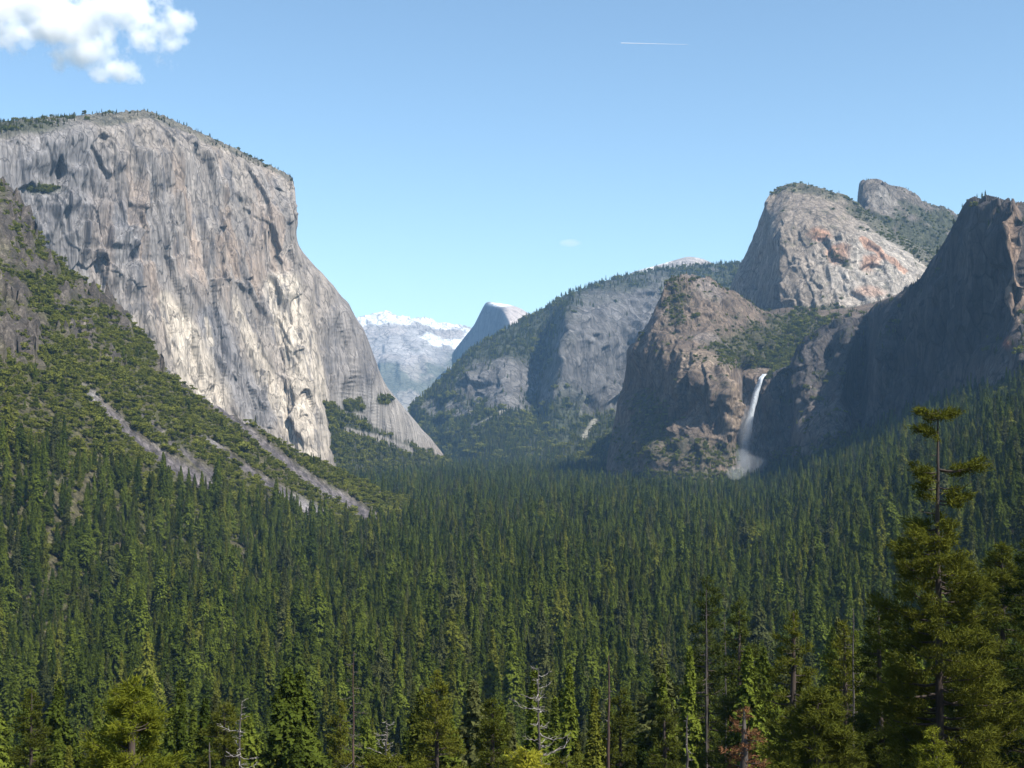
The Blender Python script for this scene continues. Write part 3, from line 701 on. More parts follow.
def tube(path, rad, k=6):
    path = np.asarray(path, float); rad = np.asarray(rad, float)
    t = unit(np.gradient(path, axis=0))
    ref = np.array([0, 0, 1.0]) if abs(t[0][2]) < .8 else np.array([1.0, 0, 0])
    a = unit(np.cross(t, ref)); b = np.cross(t, a)
    th = np.linspace(0, 2 * math.pi, k, endpoint=False)
    V = path[:, None] + rad[:, None, None] * (np.cos(th)[None, :, None] * a[:, None] + np.sin(th)[None, :, None] * b[:, None])
    n = len(path); idx = np.arange(n * k).reshape(n, k); nx = np.roll(idx, -1, 1)
    Fq = np.stack([idx[:-1], nx[:-1], nx[1:], idx[1:]], -1).reshape(-1, 4)
    return V.reshape(-1, 3), Fq

def join(parts):
    V, Fc, o = [], [], 0
    for v, f in parts:
        V.append(v); Fc.append(f + o); o += len(v)
    return np.concatenate(V), np.concatenate(Fc)

HT = 40.0
def conifer_mesh(seed, rad, shape, base, ragged, nb=620, per=14):
    """crown of a forest conifer: boughs carrying small sprays"""
    rng = np.random.default_rng(seed)
    u = np.sort(rng.random(nb) ** .82)                       # 0 bottom .. 1 top
    z = (base + (1 - base) * u) * HT
    az = rng.random(nb) * 2 * math.pi
    lump = 1 + ragged * (vnoise(np.stack([np.cos(az) * 1.3, np.sin(az) * 1.3, z / 3.2], -1), seed) )
    r = rad * ((1 - u) ** shape * .96 + .04) * lump * rng.uniform(.72, 1.08, nb) * sstep(-.03, .18, u)
    r = np.maximum(r, .25)
    V = []; 
    f = (np.arange(per)[None] + rng.random((nb, per))) / per
    f = .15 + .85 * f
    cx = np.cos(az)[:, None] * r[:, None] * f; cy = np.sin(az)[:, None] * r[:, None] * f
    cz = z[:, None] + r[:, None] * (.10 * f - .34 * f ** 2) + rng.normal(0, .16, (nb, per))
    C = np.stack([cx, cy, cz], -1).reshape(-1, 3)
    out = np.stack([np.repeat(np.cos(az), per), np.repeat(np.sin(az), per), np.full(nb * per, -.05)], -1)
    Dr = unit(out * .5 + rng.normal(0, .6, C.shape) + np.array([0, 0, -.25]))
    n = len(C)
    L = rng.uniform(.6, 1.25, n); W = rng.uniform(.4, .8, n)
    Nr = unit(out * (1, 1, 0) * .9 + np.array([0, 0, .6]) + rng.normal(0, .26, C.shape))
    return blades(C - Dr * L[:, None] * .4, Dr, L, W, rng, Nr)

def trunk_mesh(seed, r0=.42):
    rng = np.random.default_rng(seed)
    zz = np.linspace(0, HT * .97, 9)
    p = np.stack([np.cumsum(rng.normal(0, .05, 9)), np.cumsum(rng.normal(0, .05, 9)), zz], -1)
    p[0, :2] = 0
    return tube(p, r0 * (1 - zz / HT) ** .8 + .03, 6)

SHAPES = [('slim spire-topped', 5.6, 1.1, .08, .5), ('narrow', 4.8, .95, .12, .6), ('broad', 7.4, 1.05, .08, .6), ('ragged thin-topped', 6.6, 1.4, .12, .9), ('blunt round-topped', 6.2, .7, .18, .7)]
TRUNKS = [mesh_np('trunk', *trunk_mesh(200 + i), M_BARK, smooth=True) for i in range(2)]
PROTO = []   # (look, colour, crown mesh, trunk mesh)
for i, (nm, rad, shp, bs, rg_) in enumerate(SHAPES):
    V, Fc = conifer_mesh(300 + i, rad, shp, bs, rg_)
    for cn, cm in LM.items():
        PROTO.append((nm, cn, mesh_np('crown', V, Fc, cm), TRUNKS[i % 2]))

def thing(name, loc, label, cat, group=None, rz=0, sc=(1, 1, 1)):
    o = bpy.data.objects.new(name, None); COL.objects.link(o)
    o.location = [float(v) for v in loc]; o.rotation_euler = (0, 0, float(rz)); o.scale = sc
    o.empty_display_size = 1
    return tag(o, label, cat, group)

# ------------------------------------------------------------------ scatter of the forest
def px_py_top(x, y, z, h):
    return proj(np.stack([x, y, z + h], -1))

def scatter_xy(y0, y1, dens, tmin=-.50, tmax=.54):
    """jittered points with spacing dens(y) metres over the picture's wedge"""
    out = []
    y = y0
    while y < y1:
        s = dens(y); w = (tmax - tmin) * y
        n = int(w / s) + 1
        x = tmin * y + (np.arange(n) + RNG.uniform(-.45, .45, n)) * s
        out.append(np.stack([x, y + RNG.uniform(-.45, .45, n) * s], -1)); y += s
    return np.concatenate(out)

Q = scatter_xy(170, 6700, lambda y: 10.4 + y * .0013)
x, y = Q[:, 0], Q[:, 1]
z = H(x, y)
P3 = np.stack([x, y, z], -1)
px, py = proj(P3)
scr, rok = left_masks(P3)
n = len(x)
big = fbm(P3, 90, 3, 131)
hgt = np.clip(np.exp(RNG.normal(3.42, .30, n)), 12, 60) * (1 + .25 * big)
# zone of the left slope: scrub above, conifers below
line = np.interp(px, [-50, 0, 60, 120, 200, 260, 330, 400, 470], [430, 448, 462, 480, 504, 517, 529, 529, 500])
upper = (py < line + big * 34) & (y > 800) & (y < 2750) & (px < 470) & (z > -160)
left_zone = (y > 850) & (y < 2750) & (px < 480) & (z > -162)
prob = np.where(upper, .035, 1.0)
prob = np.where(left_zone & ~upper, .80, prob)
gap = fbm(P3, 55, 2, 133) < -.52
prob = prob * np.where(gap & ~upper, .35, 1)
# the rear of the left rib and what lies behind the cliffs is not seen
keep = (RNG.random(n) < prob) & (scr < .3) & (rok < .4)
keep &= ~((y > 2900) & (px < 300)) 
keep &= (px > -130) & (px < 1230)
_, ty = px_py_top(x, y, z, hgt)
cap = np.interp(px, [0, 600, 700, 850, 1024], [668, 662, 640, 612, 600]) + RNG.uniform(0, 1, n) ** 1.5 * 90
hgt = np.where((y < 470) & (ty < cap), hgt - (cap - ty) / F * y, hgt)
short = hgt < 9
_, ty = px_py_top(x, y, z, hgt)
keep &= (ty < 775) & ~short
keep &= ~((np.abs(px - 1015) < 22) & (np.abs(py - 412) < 9)) 
con = dict(x=x[keep], y=y[keep], z=z[keep], h=hgt[keep], px=px[keep], ty=ty[keep], up=upper[keep])
con['h'] = np.where(con['up'], con['h'] * .62, con['h'])
ncon = len(con['x'])
order = np.argsort(con['y'])
print('conifers', ncon)

# ---- foreground trees: (kind, px, top py, distance, crown half width m, label ...)
def tree_parts(root, wood, fol, mw, mf, crown_name='crown'):
    link('trunk', mesh_np('trunk', *wood, mw, smooth=True), root)
    if fol is not None: link(crown_name, mesh_np(crown_name, *fol, mf), root)

def tufts(C, Dr, rng, nper, L, W, spread=.8):
    """needle tufts: short blades fanning from each twig end"""
    n = len(C)
    D = unit(np.repeat(Dr, nper, 0) + rng.normal(0, spread, (n * nper, 3)))
    Cc = np.repeat(C, nper, 0) + rng.normal(0, L * .42, (n * nper, 3)) * (1, 1, .6)
    return blades(Cc, D, rng.uniform(.6, 1.2, n * nper) * L, rng.uniform(.6, 1.3, n * nper) * W, rng, unit(np.repeat(Dr, nper, 0) * (.7, .7, .2) + np.array([0, 0, .5]) + rng.normal(0, .45, (n * nper, 3))))

def pine(h, prof, seed, nlimb=90, zlow=.3, r0=.45, up=.15, gaps=(), tuft=(16, .40, .10), dens=3.2, extra=(), bare=.0, lean=0, droop=.25, spread=.8):
    """prof: [(fraction of height, half width)] outline of the crown. returns wood, foliage"""
    rng = np.random.default_rng(seed)
    zz = np.linspace(0, h, 14)
    cx = lean * (zz / h) ** 1.5 + np.cumsum(rng.normal(0, .04, 14)); cy = np.cumsum(rng.normal(0, .05, 14))
    cx[0] = cy[0] = 0
    path = np.stack([cx, cy, zz], -1)
    wood = [tube(path, r0 * (1 - zz / h) ** .75 + .035, 8)]
    pf = np.array(prof, float)
    fc, fd = [], []
    zs = zlow + (1 - zlow) * (np.arange(nlimb) + rng.random(nlimb)) / nlimb
    items = [(zf, rng.random() * 2 * math.pi, None, True) for zf in zs] + list(extra)
    for zf, az, ln, leafy in items:
        R0 = np.interp(zf, pf[:, 0], pf[:, 1])
        L = (R0 * rng.uniform(.55, 1.12)) if ln is None else ln
        if ln is None and any(a < zf < b for a, b in gaps): continue
        if L < .12: L = .12
        z0 = zf * h
        b = np.array([np.interp(z0, zz, cx), np.interp(z0, zz, cy), z0])
        k = 6; f = np.linspace(0, 1, k)
        rise = up * (1 - .3 * zf) * L; bend = rng.normal(0, .12, 2) * L
        pth = b + np.stack([np.cos(az) * L * f + bend[0] * f ** 2, np.sin(az) * L * f + bend[1] * f ** 2, rise * f - droop * L * f * (1 - f) * 1.2 + rng.normal(0, .03 * L, k) * f], -1)
        if leafy is not None:
            wood.append(tube(pth, np.maximum(.012, (.025 + .018 * L) * (1 - f * .8)), 5))
        if leafy and rng.random() > bare:
            m = max(3, int(L * dens * 2))
            ff = rng.uniform(.28, 1.03, m) ** .8
            c = np.stack([np.interp(ff, f, pth[:, i]) for i in range(3)], -1)
            side = np.array([-math.sin(az), math.cos(az), 0])
            off = rng.uniform(-1, 1, m)
            wid = .38 * L * (1 - np.abs(ff - .6)) 
            c = c + side * (off * wid)[:, None] + np.array([0, 0, 1]) * (rng.uniform(-.3, .35, m) * min(1.3, .35 + L * .3))[:, None]
            fc.append(c); fd.append(unit(np.array([math.cos(az), math.sin(az), .55]) + side * off[:, None] * .8))
    if not fc: return join(wood), None
    return join(wood), tufts(np.concatenate(fc), np.concatenate(fd), rng, tuft[0], tuft[1], tuft[2], spread)

def snag(h, seed, nlimb=30, zlow=.35, half=3.0, r0=.15, lean=0, curl=.5, rise=.25, twig=True):
    """leafless dead tree: trunk mesh and a mesh of curling bare limbs"""
    rng = np.random.default_rng(seed)
    zz = np.linspace(0, h, 16)
    cx = lean * (zz / h) ** 1.4 + np.cumsum(rng.normal(0, .05, 16)); cy = np.cumsum(rng.normal(0, .05, 16)); cx[0] = cy[0] = 0
    tr = tube(np.stack([cx, cy, zz], -1), r0 * (1 - zz / h) ** .7 + .025, 8)
    w = []
    for i in range(nlimb):
        zf = zlow + (1 - zlow) * (i + rng.random()) / nlimb
        L = half * (1.08 - zf) ** .6 * rng.uniform(.35, 1.1); az = rng.random() * 6.283
        b = np.array([np.interp(zf * h, zz, cx), np.interp(zf * h, zz, cy), zf * h])
        k = 9; f = np.linspace(0, 1, k)
        wob = np.cumsum(rng.normal(0, .09 * L * curl, (k, 3)), 0); wob[0] = 0
        p = b + np.stack([np.cos(az) * L * f, np.sin(az) * L * f, L * (rise * f ** 2 * 2 - .25 * f)], -1) + wob
        w.append(tube(p, np.maximum(.012, (.02 + .014 * L) * (1 - f * .85)), 5))
        if twig:
            for j in (3, 4, 5, 6, 7):
                q = p[j]; l2 = L * rng.uniform(.15, .4); a2 = az + rng.choice([-1, 1]) * rng.uniform(.4, 1.2)
                g2 = np.linspace(0, 1, 5)
                p2 = q + np.stack([np.cos(a2) * l2 * g2, np.sin(a2) * l2 * g2, l2 * rng.uniform(-.1, .7) * g2], -1) + np.cumsum(rng.normal(0, .03 * l2, (5, 3)), 0)
                w.append(tube(p2, np.maximum(.010, .022 * (1 - g2)), 4))
    return tr, join(w)

LAND = []    # picture positions of the landmark trees, for the labels
def place(px_, top, d):
    b = at(px_, top, d); zg = float(H(b[0], b[1]))
    return (b[0], b[1], zg - .4), float(b[2] - zg + .4)

def fg_pine(name, px_, top, d, prof, label, mf, mw=M_BARK, lm=None, cat='pine tree', **kw):
    loc, h = place(px_, top, d)
    pr = [(1 - (t - top) / F * d / h, w / F * d) for t, w in prof]     # (picture height, half width in px) -> fractions
    pr = sorted(pr)
    kw.setdefault('zlow', max(.1, pr[0][0]))
    root = thing(name, loc, label, cat)
    tree_parts(root, *pine(h, pr, int(px_), **kw), mw, mf)
    if lm: LAND.append((px_, top, lm))
    return root, h

def fg_snag(px_, top, d, half, label, lm=None, mat=M_DEAD, trunkmat=M_GREY, vis=340, **kw):
    loc, h = place(px_, top, d)
    root = thing('dead_tree', loc, label, 'dead tree')
    kw.setdefault('zlow', max(.2, 1 - vis / F * d / h))
    tr, lb = snag(h, int(px_) + 5, half=half / F * d, **kw)
    link('trunk', mesh_np('trunk', *tr, trunkmat, smooth=True), root)
    link('bare_crown', mesh_np('bare_crown', *lb, mat, smooth=True), root)
    if lm: LAND.append((px_, top, lm))

# tall half-bare pine on the right
def ex(pyv, top, d, h): return 1 - (pyv - top) / F * d / h
D0 = 95
loc, h = place(935, 410, D0)
E = []
m_px = D0 / F
for pyv, az, lpx, lf in [(413, 0, 17, True), (413, 3.1, 20, True), (414, 1.5, 12, True), (417, 4.6, 12, True), (418, .4, 14, True), (419, 2.8, 15, True), (416, 5.4, 13, True), (422, 5.9, 12, None),
                         (432, 3.3, 22, True), (431, 2.9, 18, True), (435, 3.6, 14, True), (434, .2, 10, None), (455, 3.1, 9, False), (470, .1, 38, True), (469, -.15, 40, True), (472, 3.2, 26, True), (475, 3.0, 20, True),
                         (487, -.1, 30, False), (492, -.5, 20, True), (500, .15, 32, True), (503, -.2, 26, True), (512, 3.3, 18, False), (478, 2.7, 18, True), (480, 3.5, 22, True), (489, 3.0, 18, True), (497, 3.4, 16, True)]:
    E.append((ex(pyv, 410, D0, h), az, lpx * m_px, lf))
prof = [(410, 3), (515, 3), (522, 30), (540, 46), (580, 50), (640, 58), (700, 66), (800, 74), (950, 60)]
pr = sorted([(ex(p, 410, D0, h), w * m_px) for p, w in prof])
root = thing('pine_tree', loc, 'tallest pine with a long bare trunk tipped by a flat tuft', 'pine tree')
wood, fol = pine(h, pr, 77, nlimb=190, zlow=ex(900, 410, D0, h), r0=.33, up=.18, gaps=((ex(520, 410, D0, h), 1.0),), tuft=(24, .42, .08), dens=3.6, extra=E, droop=.35)
tree_parts(root, wood, fol, M_BARK, leaf_mat('dark_olive_needles', (.030, .040, .007), (.088, .092, .013), .5, .25))
LAND.append((935, 560, 'the tallest half-bare pine'))

SPECS = [
 # name, px, top, d, profile (py, half width px), label, material, landmark, extra
 ('pine_tree', 133, 684, 78, [(684, 6), (700, 26), (720, 36), (745, 46), (790, 58), (860, 40)], 'bright yellow-green pine standing alone at the bottom left', M_PINEF, 'the bright yellow-green pine', dict(nlimb=80, tuft=(34, .40, .075), dens=2.2, up=.35)),
 ('pine_tree', 1000, 545, 120, [(545, 4), (575, 24), (620, 38), (700, 50), (800, 55), (900, 40)], 'dense olive pine at the right edge beside the tallest pine', M_PINEM, 'the dense right-edge pine', dict(nlimb=130, tuft=(26, .5, .10), dens=2.0)),
 ('pine_tree', 1030, 540, 100, [(540, 4), (600, 26), (680, 40), (800, 50)], 'reddish-barked pine cut off by the right edge of the photo', M_PINED, None, dict(nlimb=100, tuft=(12, .44, .11), dens=3.2)),
 ('pine_tree', 878, 600, 130, [(600, 3), (630, 14), (680, 26), (740, 34), (800, 40), (900, 34)], 'dark pine tucked against the left flank of the tallest pine', M_PINED, 'the tallest pine', dict(nlimb=110, tuft=(12, .46, .12), dens=3.4)),
 ('pine_tree', 968, 580, 125, [(580, 3), (620, 18), (680, 34), (760, 44), (850, 44)], 'dark pine filling the gap right behind the tallest pine', M_PINED, None, dict(nlimb=110, tuft=(12, .46, .12), dens=3.4)),
 ('pine_tree', 846, 622, 150, [(622, 3), (650, 12), (690, 22), (740, 30), (800, 34), (900, 30)], 'pointed pine with an even cone of boughs left of the tallest pine', M_PINEM, 'the pointed cone-shaped pine', dict(nlimb=120, tuft=(12, .5, .13), dens=3.2, bare=.1)),
 ('pine_tree', 792, 612, 110, [(612, 3), (635, 14), (670, 28), (710, 36), (760, 44), (850, 40)], 'sparse pine with a long visible trunk near the rust-brown young tree', M_PINEM, 'the sparse long-trunked pine', dict(nlimb=70, tuft=(14, .42, .10), dens=3.0, bare=.15)),
 ('pine_tree', 815, 692, 90, [(692, 8), (710, 26), (740, 40), (790, 48), (860, 40)], 'round bushy light-green pine at the bottom between two taller pines', M_PINEM, 'the round bushy pine', dict(nlimb=110, tuft=(32, .42, .08), dens=2.3, up=.3)),
 ('pine_tree', 880, 688, 105, [(688, 4), (710, 12), (740, 22), (790, 28), (860, 26)], 'slim light-green young pine at the bottom under the tallest pine', M_PINEM, None, dict(nlimb=90, tuft=(14, .36, .09), dens=4.0)),
 ('pine_tree', 935, 730, 85, [(730, 3), (745, 12), (770, 24), (820, 30)], 'small bright young pine poking up below the tallest pine', M_PINEF, None, dict(nlimb=60, tuft=(16, .3, .07), dens=4.2)),
 ('pine_tree', 707, 576, 210, [(576, 3), (600, 16), (640, 26), (690, 34), (760, 40), (880, 34)], 'broad grey-topped pine behind the twin bare-tipped trunks', M_PINED, 'the grey-topped pine', dict(nlimb=110, tuft=(12, .62, .16), dens=2.4, bare=.12)),
 ('pine_tree', 740, 600, 175, [(600, 3), (640, 16), (690, 24), (760, 30), (880, 28)], 'dark pointed pine beside the broad grey-topped pine', M_PINED, None, dict(nlimb=100, tuft=(12, .56, .15), dens=2.6)),
 ('pine_tree', 436, 672, 160, [(672, 3), (700, 14), (740, 24), (790, 30), (880, 30)], 'cone-shaped green pine at the bottom left of the pale snag', M_PINEM, 'the cone-shaped pine', dict(nlimb=110, tuft=(12, .5, .13), dens=3.0)),
 ('pine_tree', 494, 700, 130, [(700, 3), (720, 14), (750, 24), (800, 30), (860, 30)], 'layered bright-tipped pine just left of the pale snag', M_PINEM, None, dict(nlimb=100, tuft=(13, .44, .11), dens=3.4)),
 ('pine_tree', 525, 753, 62, [(754, 6), (764, 18), (790, 34), (840, 30)], 'yellow-green pine tip at the bottom edge under the pale snag', M_PINEF, None, dict(nlimb=50, tuft=(20, .26, .06), dens=4.5, up=.3)),
 ('pine_tree', 565, 759, 66, [(756, 8), (768, 22), (790, 30), (840, 30)], 'olive pine tip at the bottom edge right of the pale snag', M_PINEM, None, dict(nlimb=40, tuft=(20, .26, .06), dens=4.5, up=.3)),
 ('pine_tree', 402, 760, 60, [(757, 8), (768, 30), (790, 40), (840, 30)], 'olive pine tip at the bottom edge beside the reddish bare trunk', M_PINEM, None, dict(nlimb=50, tuft=(20, .26, .06), dens=4.5, up=.3)),
 ('pine_tree', 745, 708, 80, [(708, 4), (725, 12), (750, 20), (790, 26), (840, 20)], 'young tree with rust-brown dying needles at the bottom', M_RUST, 'the rust-brown young tree', dict(nlimb=50, tuft=(12, .26, .07), dens=3.2, mw=M_GREY)),
 ('pine_tree', 225, 705, 150, [(705, 4), (725, 18), (760, 26), (820, 30)], 'olive pine behind the bare trunk right of the bright yellow-green pine', M_PINEM, None, dict(nlimb=80, tuft=(12, .46, .12), dens=3.2)),
 ('pine_tree', 30, 690, 170, [(690, 4), (720, 14), (760, 20), (820, 26)], 'rounded pine on a bare trunk at the bottom left corner', M_PINEM, 'the bottom left corner pine', dict(nlimb=80, tuft=(12, .5, .13), dens=3.0)),
 ('pine_tree', 340, 700, 200, [(700, 3), (730, 14), (770, 20), (840, 26)], 'thin bright-edged pine just left of the reddish bare trunk', M_PINEM, None, dict(nlimb=90, tuft=(11, .56, .15), dens=2.8)),
 ('pine_tree', 620, 690, 190, [(690, 4), (720, 16), (760, 24), (840, 28)], 'pine with bright tips right of the pale snag', M_PINEM, None, dict(nlimb=90, tuft=(12, .55, .14), dens=2.8)),
 ('pine_tree', 665, 700, 170, [(700, 4), (730, 15), (770, 22), (840, 26)], 'olive pine between the red trunk and the broad grey-topped pine', M_PINEM, None, dict(nlimb=90, tuft=(12, .5, .13), dens=3.0)),
 ('pine_tree', 24, 0, 0, None, None, None, None, None)][:-1]
for nm, px_, top, d, prof, lab, mf, lm, kw in SPECS:
    fg_pine(nm, px_, top, d, prof, lab, mf, lm=lm, **kw)

fg_snag(545, 668, 105, 58, 'pale leafless snag with curling white limbs at the bottom centre', 'the pale leafless snag', nlimb=34, vis=150, curl=.5)
fg_snag(355, 650, 130, 34, 'straight leafless tree with a reddish trunk and thin twigs at the bottom', 'the reddish leafless trunk', M_GREY, M_BARKR, nlimb=46, vis=200, curl=.4, rise=.05)
fg_snag(607, 655, 95, 14, 'slender bare trunk with one crooked pale limb right of the pale snag', 'the slender bare trunk', M_DEAD, M_BARKR, nlimb=8, vis=150, curl=.7, twig=False)
fg_snag(213, 742, 88, 12, 'thin bare stick-like trunk right of the bright yellow-green pine', None, M_GREY, M_GREY, nlimb=6, vis=60)
fg_snag(240, 700, 100, 40, 'grey leafless snag with arching limbs right of the bright yellow-green pine', 'the grey arching snag', nlimb=30, vis=110, curl=.5)
fg_snag(388, 720, 92, 30, 'small whitish snag of tangled limbs beside the reddish leafless trunk', None, nlimb=26, vis=70, curl=.7)
fg_snag(686, 715, 100, 13, 'short grey snag bristling with broken stubs near the broad grey-topped pine', None, M_DEAD, M_GREY, nlimb=40, vis=130, curl=.6, rise=.0, twig=False)
fg_snag(706, 588, 190, 18, 'left one of two bare-tipped grey trunks before the broad grey-topped pine', None, M_GREY, M_GREY, nlimb=34, vis=120, curl=.6, rise=.1, twig=False)
fg_snag(724, 612, 180, 18, 'right one of two bare-tipped grey trunks before the broad grey-topped pine', None, M_GREY, M_GREY, nlimb=30, vis=110, curl=.6, rise=.1, twig=False)
fg_snag(852, 608, 145, 20, 'dead-topped grey trunk rising behind the pointed cone-shaped pine', None, M_GREY, M_GREY, nlimb=26, vis=110, curl=.9)
fg_snag(662, 640, 220, 18, 'dead-topped trunk between the slender bare trunk and the broad grey-topped pine', None, M_GREY, M_GREY, nlimb=24, vis=90, curl=.8)

# ---- the 300 conifers that show largest, each a tree of its own
ORD = ['first', 'second', 'third', 'fourth', 'fifth', 'sixth', 'seventh', 'eighth', 'ninth', 'tenth', 'eleventh', 'twelfth', 'thirteenth', 'fourteenth', 'fifteenth', 'sixteenth', 'seventeenth', 'eighteenth', 'nineteenth', 'twentieth']
pidx = RNG.integers(0, len(PROTO), ncon)
u = RNG.random(ncon)
pidx = np.where(u < .55, (pidx // 3) * 3, pidx)
vis = [i for i in order if -10 < con['px'][i] < 1034 and con['ty'][i] < 762][:300]
vset = set(int(i) for i in vis)
cells = {}
for i in vis:
    k = min(LAND, key=lambda l: (l[0] - con['px'][i]) ** 2 + .35 * (max(l[1], 600) - con['ty'][i]) ** 2)[2]
    cells.setdefault((k, int(pidx[i])), []).append(int(i))
proto_obj = {}
for (lm, pi), ids in sorted(cells.items()):
    ids.sort(key=lambda i: con['px'][i])
    look, colr, cm, tm = PROTO[pi]
    for r, i in enumerate(ids):
        if len(ids) == 1: lab = f'only {look} {colr} conifer near {lm}'
        else: lab = f'{ORD[min(r, 19)]} from left, {look} {colr} conifers near {lm}'
        s = con['h'][i] / HT
        w = s * float(RNG.uniform(.95, 1.3))
        root = thing('conifer_tree', (con['x'][i], con['y'][i], con['z'][i] - .5), lab, 'conifer', 'conifers of the near forest', RNG.random() * 6.28, (w, w, s))
        if pi not in proto_obj:
            proto_obj[pi] = (link('crown', cm, root), link('trunk', tm, root))
        else:
            for src in proto_obj[pi]:
                c = src.copy(); COL.objects.link(c); c.parent = root
for pi in range(len(PROTO)):
    if pi not in proto_obj: print('proto missing', pi)

# ---- scrub oaks of the left slope
def oak_mesh(seed, n=900):
    rng = np.random.default_rng(seed)
    k = int(rng.integers(7, 15))
    cc = np.stack([rng.normal(0, 2.3, k), rng.normal(0, 1.9, k), rng.uniform(1.6, 5.6, k)], -1); rr = rng.uniform(.9, 2.5, k)
    w = rng.integers(0, k, n); dd = unit(rng.normal(size=(n, 3)))
    C = cc[w] + dd * (rr[w] * rng.uniform(.75, 1.05, n))[:, None] * (1, 1, .8)
    C[:, 2] = np.maximum(C[:, 2], .4)
    return blades(C, unit(rng.normal(0, .7, (n, 3))), rng.uniform(.7, 1.3, n), rng.uniform(.6, 1.1, n), rng, unit(dd + rng.normal(0, .35, (n, 3))))
def oak_trunk(seed):
    rng = np.random.default_rng(seed); ps = []
    for a in range(4):
        az = a * 1.6 + rng.random(); f = np.linspace(0, 1, 5)
        p = np.stack([np.cos(az) * 1.3 * f ** 1.4, np.sin(az) * 1.3 * f ** 1.4, 4.2 * f], -1)
        ps.append(tube(p, .22 * (1 - f * .8), 5))
    return join(ps)
OAK = [(nm, mesh_np('crown', *oak_mesh(500 + i), M_OAK), mesh_np('trunk', *oak_trunk(520 + i), M_GREY)) for i, nm in enumerate(['a', 'b', 'c', 'd'])]

Q = scatter_xy(860, 2600, lambda y: 6.3, -.43, -.03)
x, y = Q[:, 0], Q[:, 1]; z = H(x, y); P3 = np.stack([x, y, z], -1); px, py = proj(P3)
scr, rok = left_masks(P3); bg = fbm(P3, 90, 3, 131); b2 = fbm(P3, 45, 3, 137)
line = np.interp(px, [-50, 0, 60, 120, 200, 260, 330, 400, 470], [430, 448, 462, 480, 504, 517, 529, 529, 500])
up = (py < line + bg * 34 + 12)
k = (z > -164) & (px > -25) & (px < 475) & (scr < .12 + .2 * RNG.random(len(x))) & (RNG.random(len(x)) < np.where(rok > .3, .40, np.where(up, .93, .30))) & (b2 + .5 * RNG.random(len(x)) > -.22)
Yridge = H(x, y, False)
pr1 = proj(np.stack([x, y, z], -1))[1]
k &= ~(pr1 < np.interp(px, _slx, _sly) - 30)
sy = np.interp(px, _slx, _sly)
oak = dict(x=x[k], y=y[k], z=z[k], px=px[k], py=py[k], s=(np.exp(RNG.normal(-.16, .34, k.sum())) * (1 + .3 * bg[k])))
noak = len(oak['x']); oid = RNG.integers(0, 4, noak)
print('oaks', noak)
size = oak['s'] / oak['y']
inpic = (oak['px'] > 0) & (oak['py'] < 560) & (oak['y'] < 1980)
ovis = [int(i) for i in np.argsort(-size) if inpic[i]][:300]
oset = set(ovis)
def oak_zone(a, b):
    if b < 330: return 'on the upper rocky slope near the left edge'
    if a < 90 and b < 420: return 'on the slope above the lowest scree strip'
    if a < 90: return 'at the foot of the left slope among conifers'
    if b > np.interp(a, [80, 130, 217], [384, 432, 488]) + 12: return 'on the slope below the lowest scree strip'
    if b > np.interp(a, [130, 206, 325], [400, 438, 517]): return 'between the lowest and the middle scree strips'
    return 'between the middle and the upper scree strips'
oproto = {}
for i in ovis:
    w = float(oak['s'][i])
    zl = oak_zone(oak['px'][i], oak['py'][i])
    root = thing('scrub_oak', (oak['x'][i], oak['y'][i], oak['z'][i] - .3), ('large ' if w > 1.5 else 'mid-sized ' if w > 1.2 else 'small ') + 'rounded olive scrub oak ' + zl, 'scrub oak', 'scrub oaks ' + zl, RNG.random() * 6.28, (w, w, w * float(RNG.uniform(.6, .95))))
    j = int(oid[i])
    if j not in oproto: oproto[j] = (link('crown', OAK[j][1], root), link('trunk', OAK[j][2], root))
    else:
        for src in oproto[j]:
            c = src.copy(); COL.objects.link(c); c.parent = root

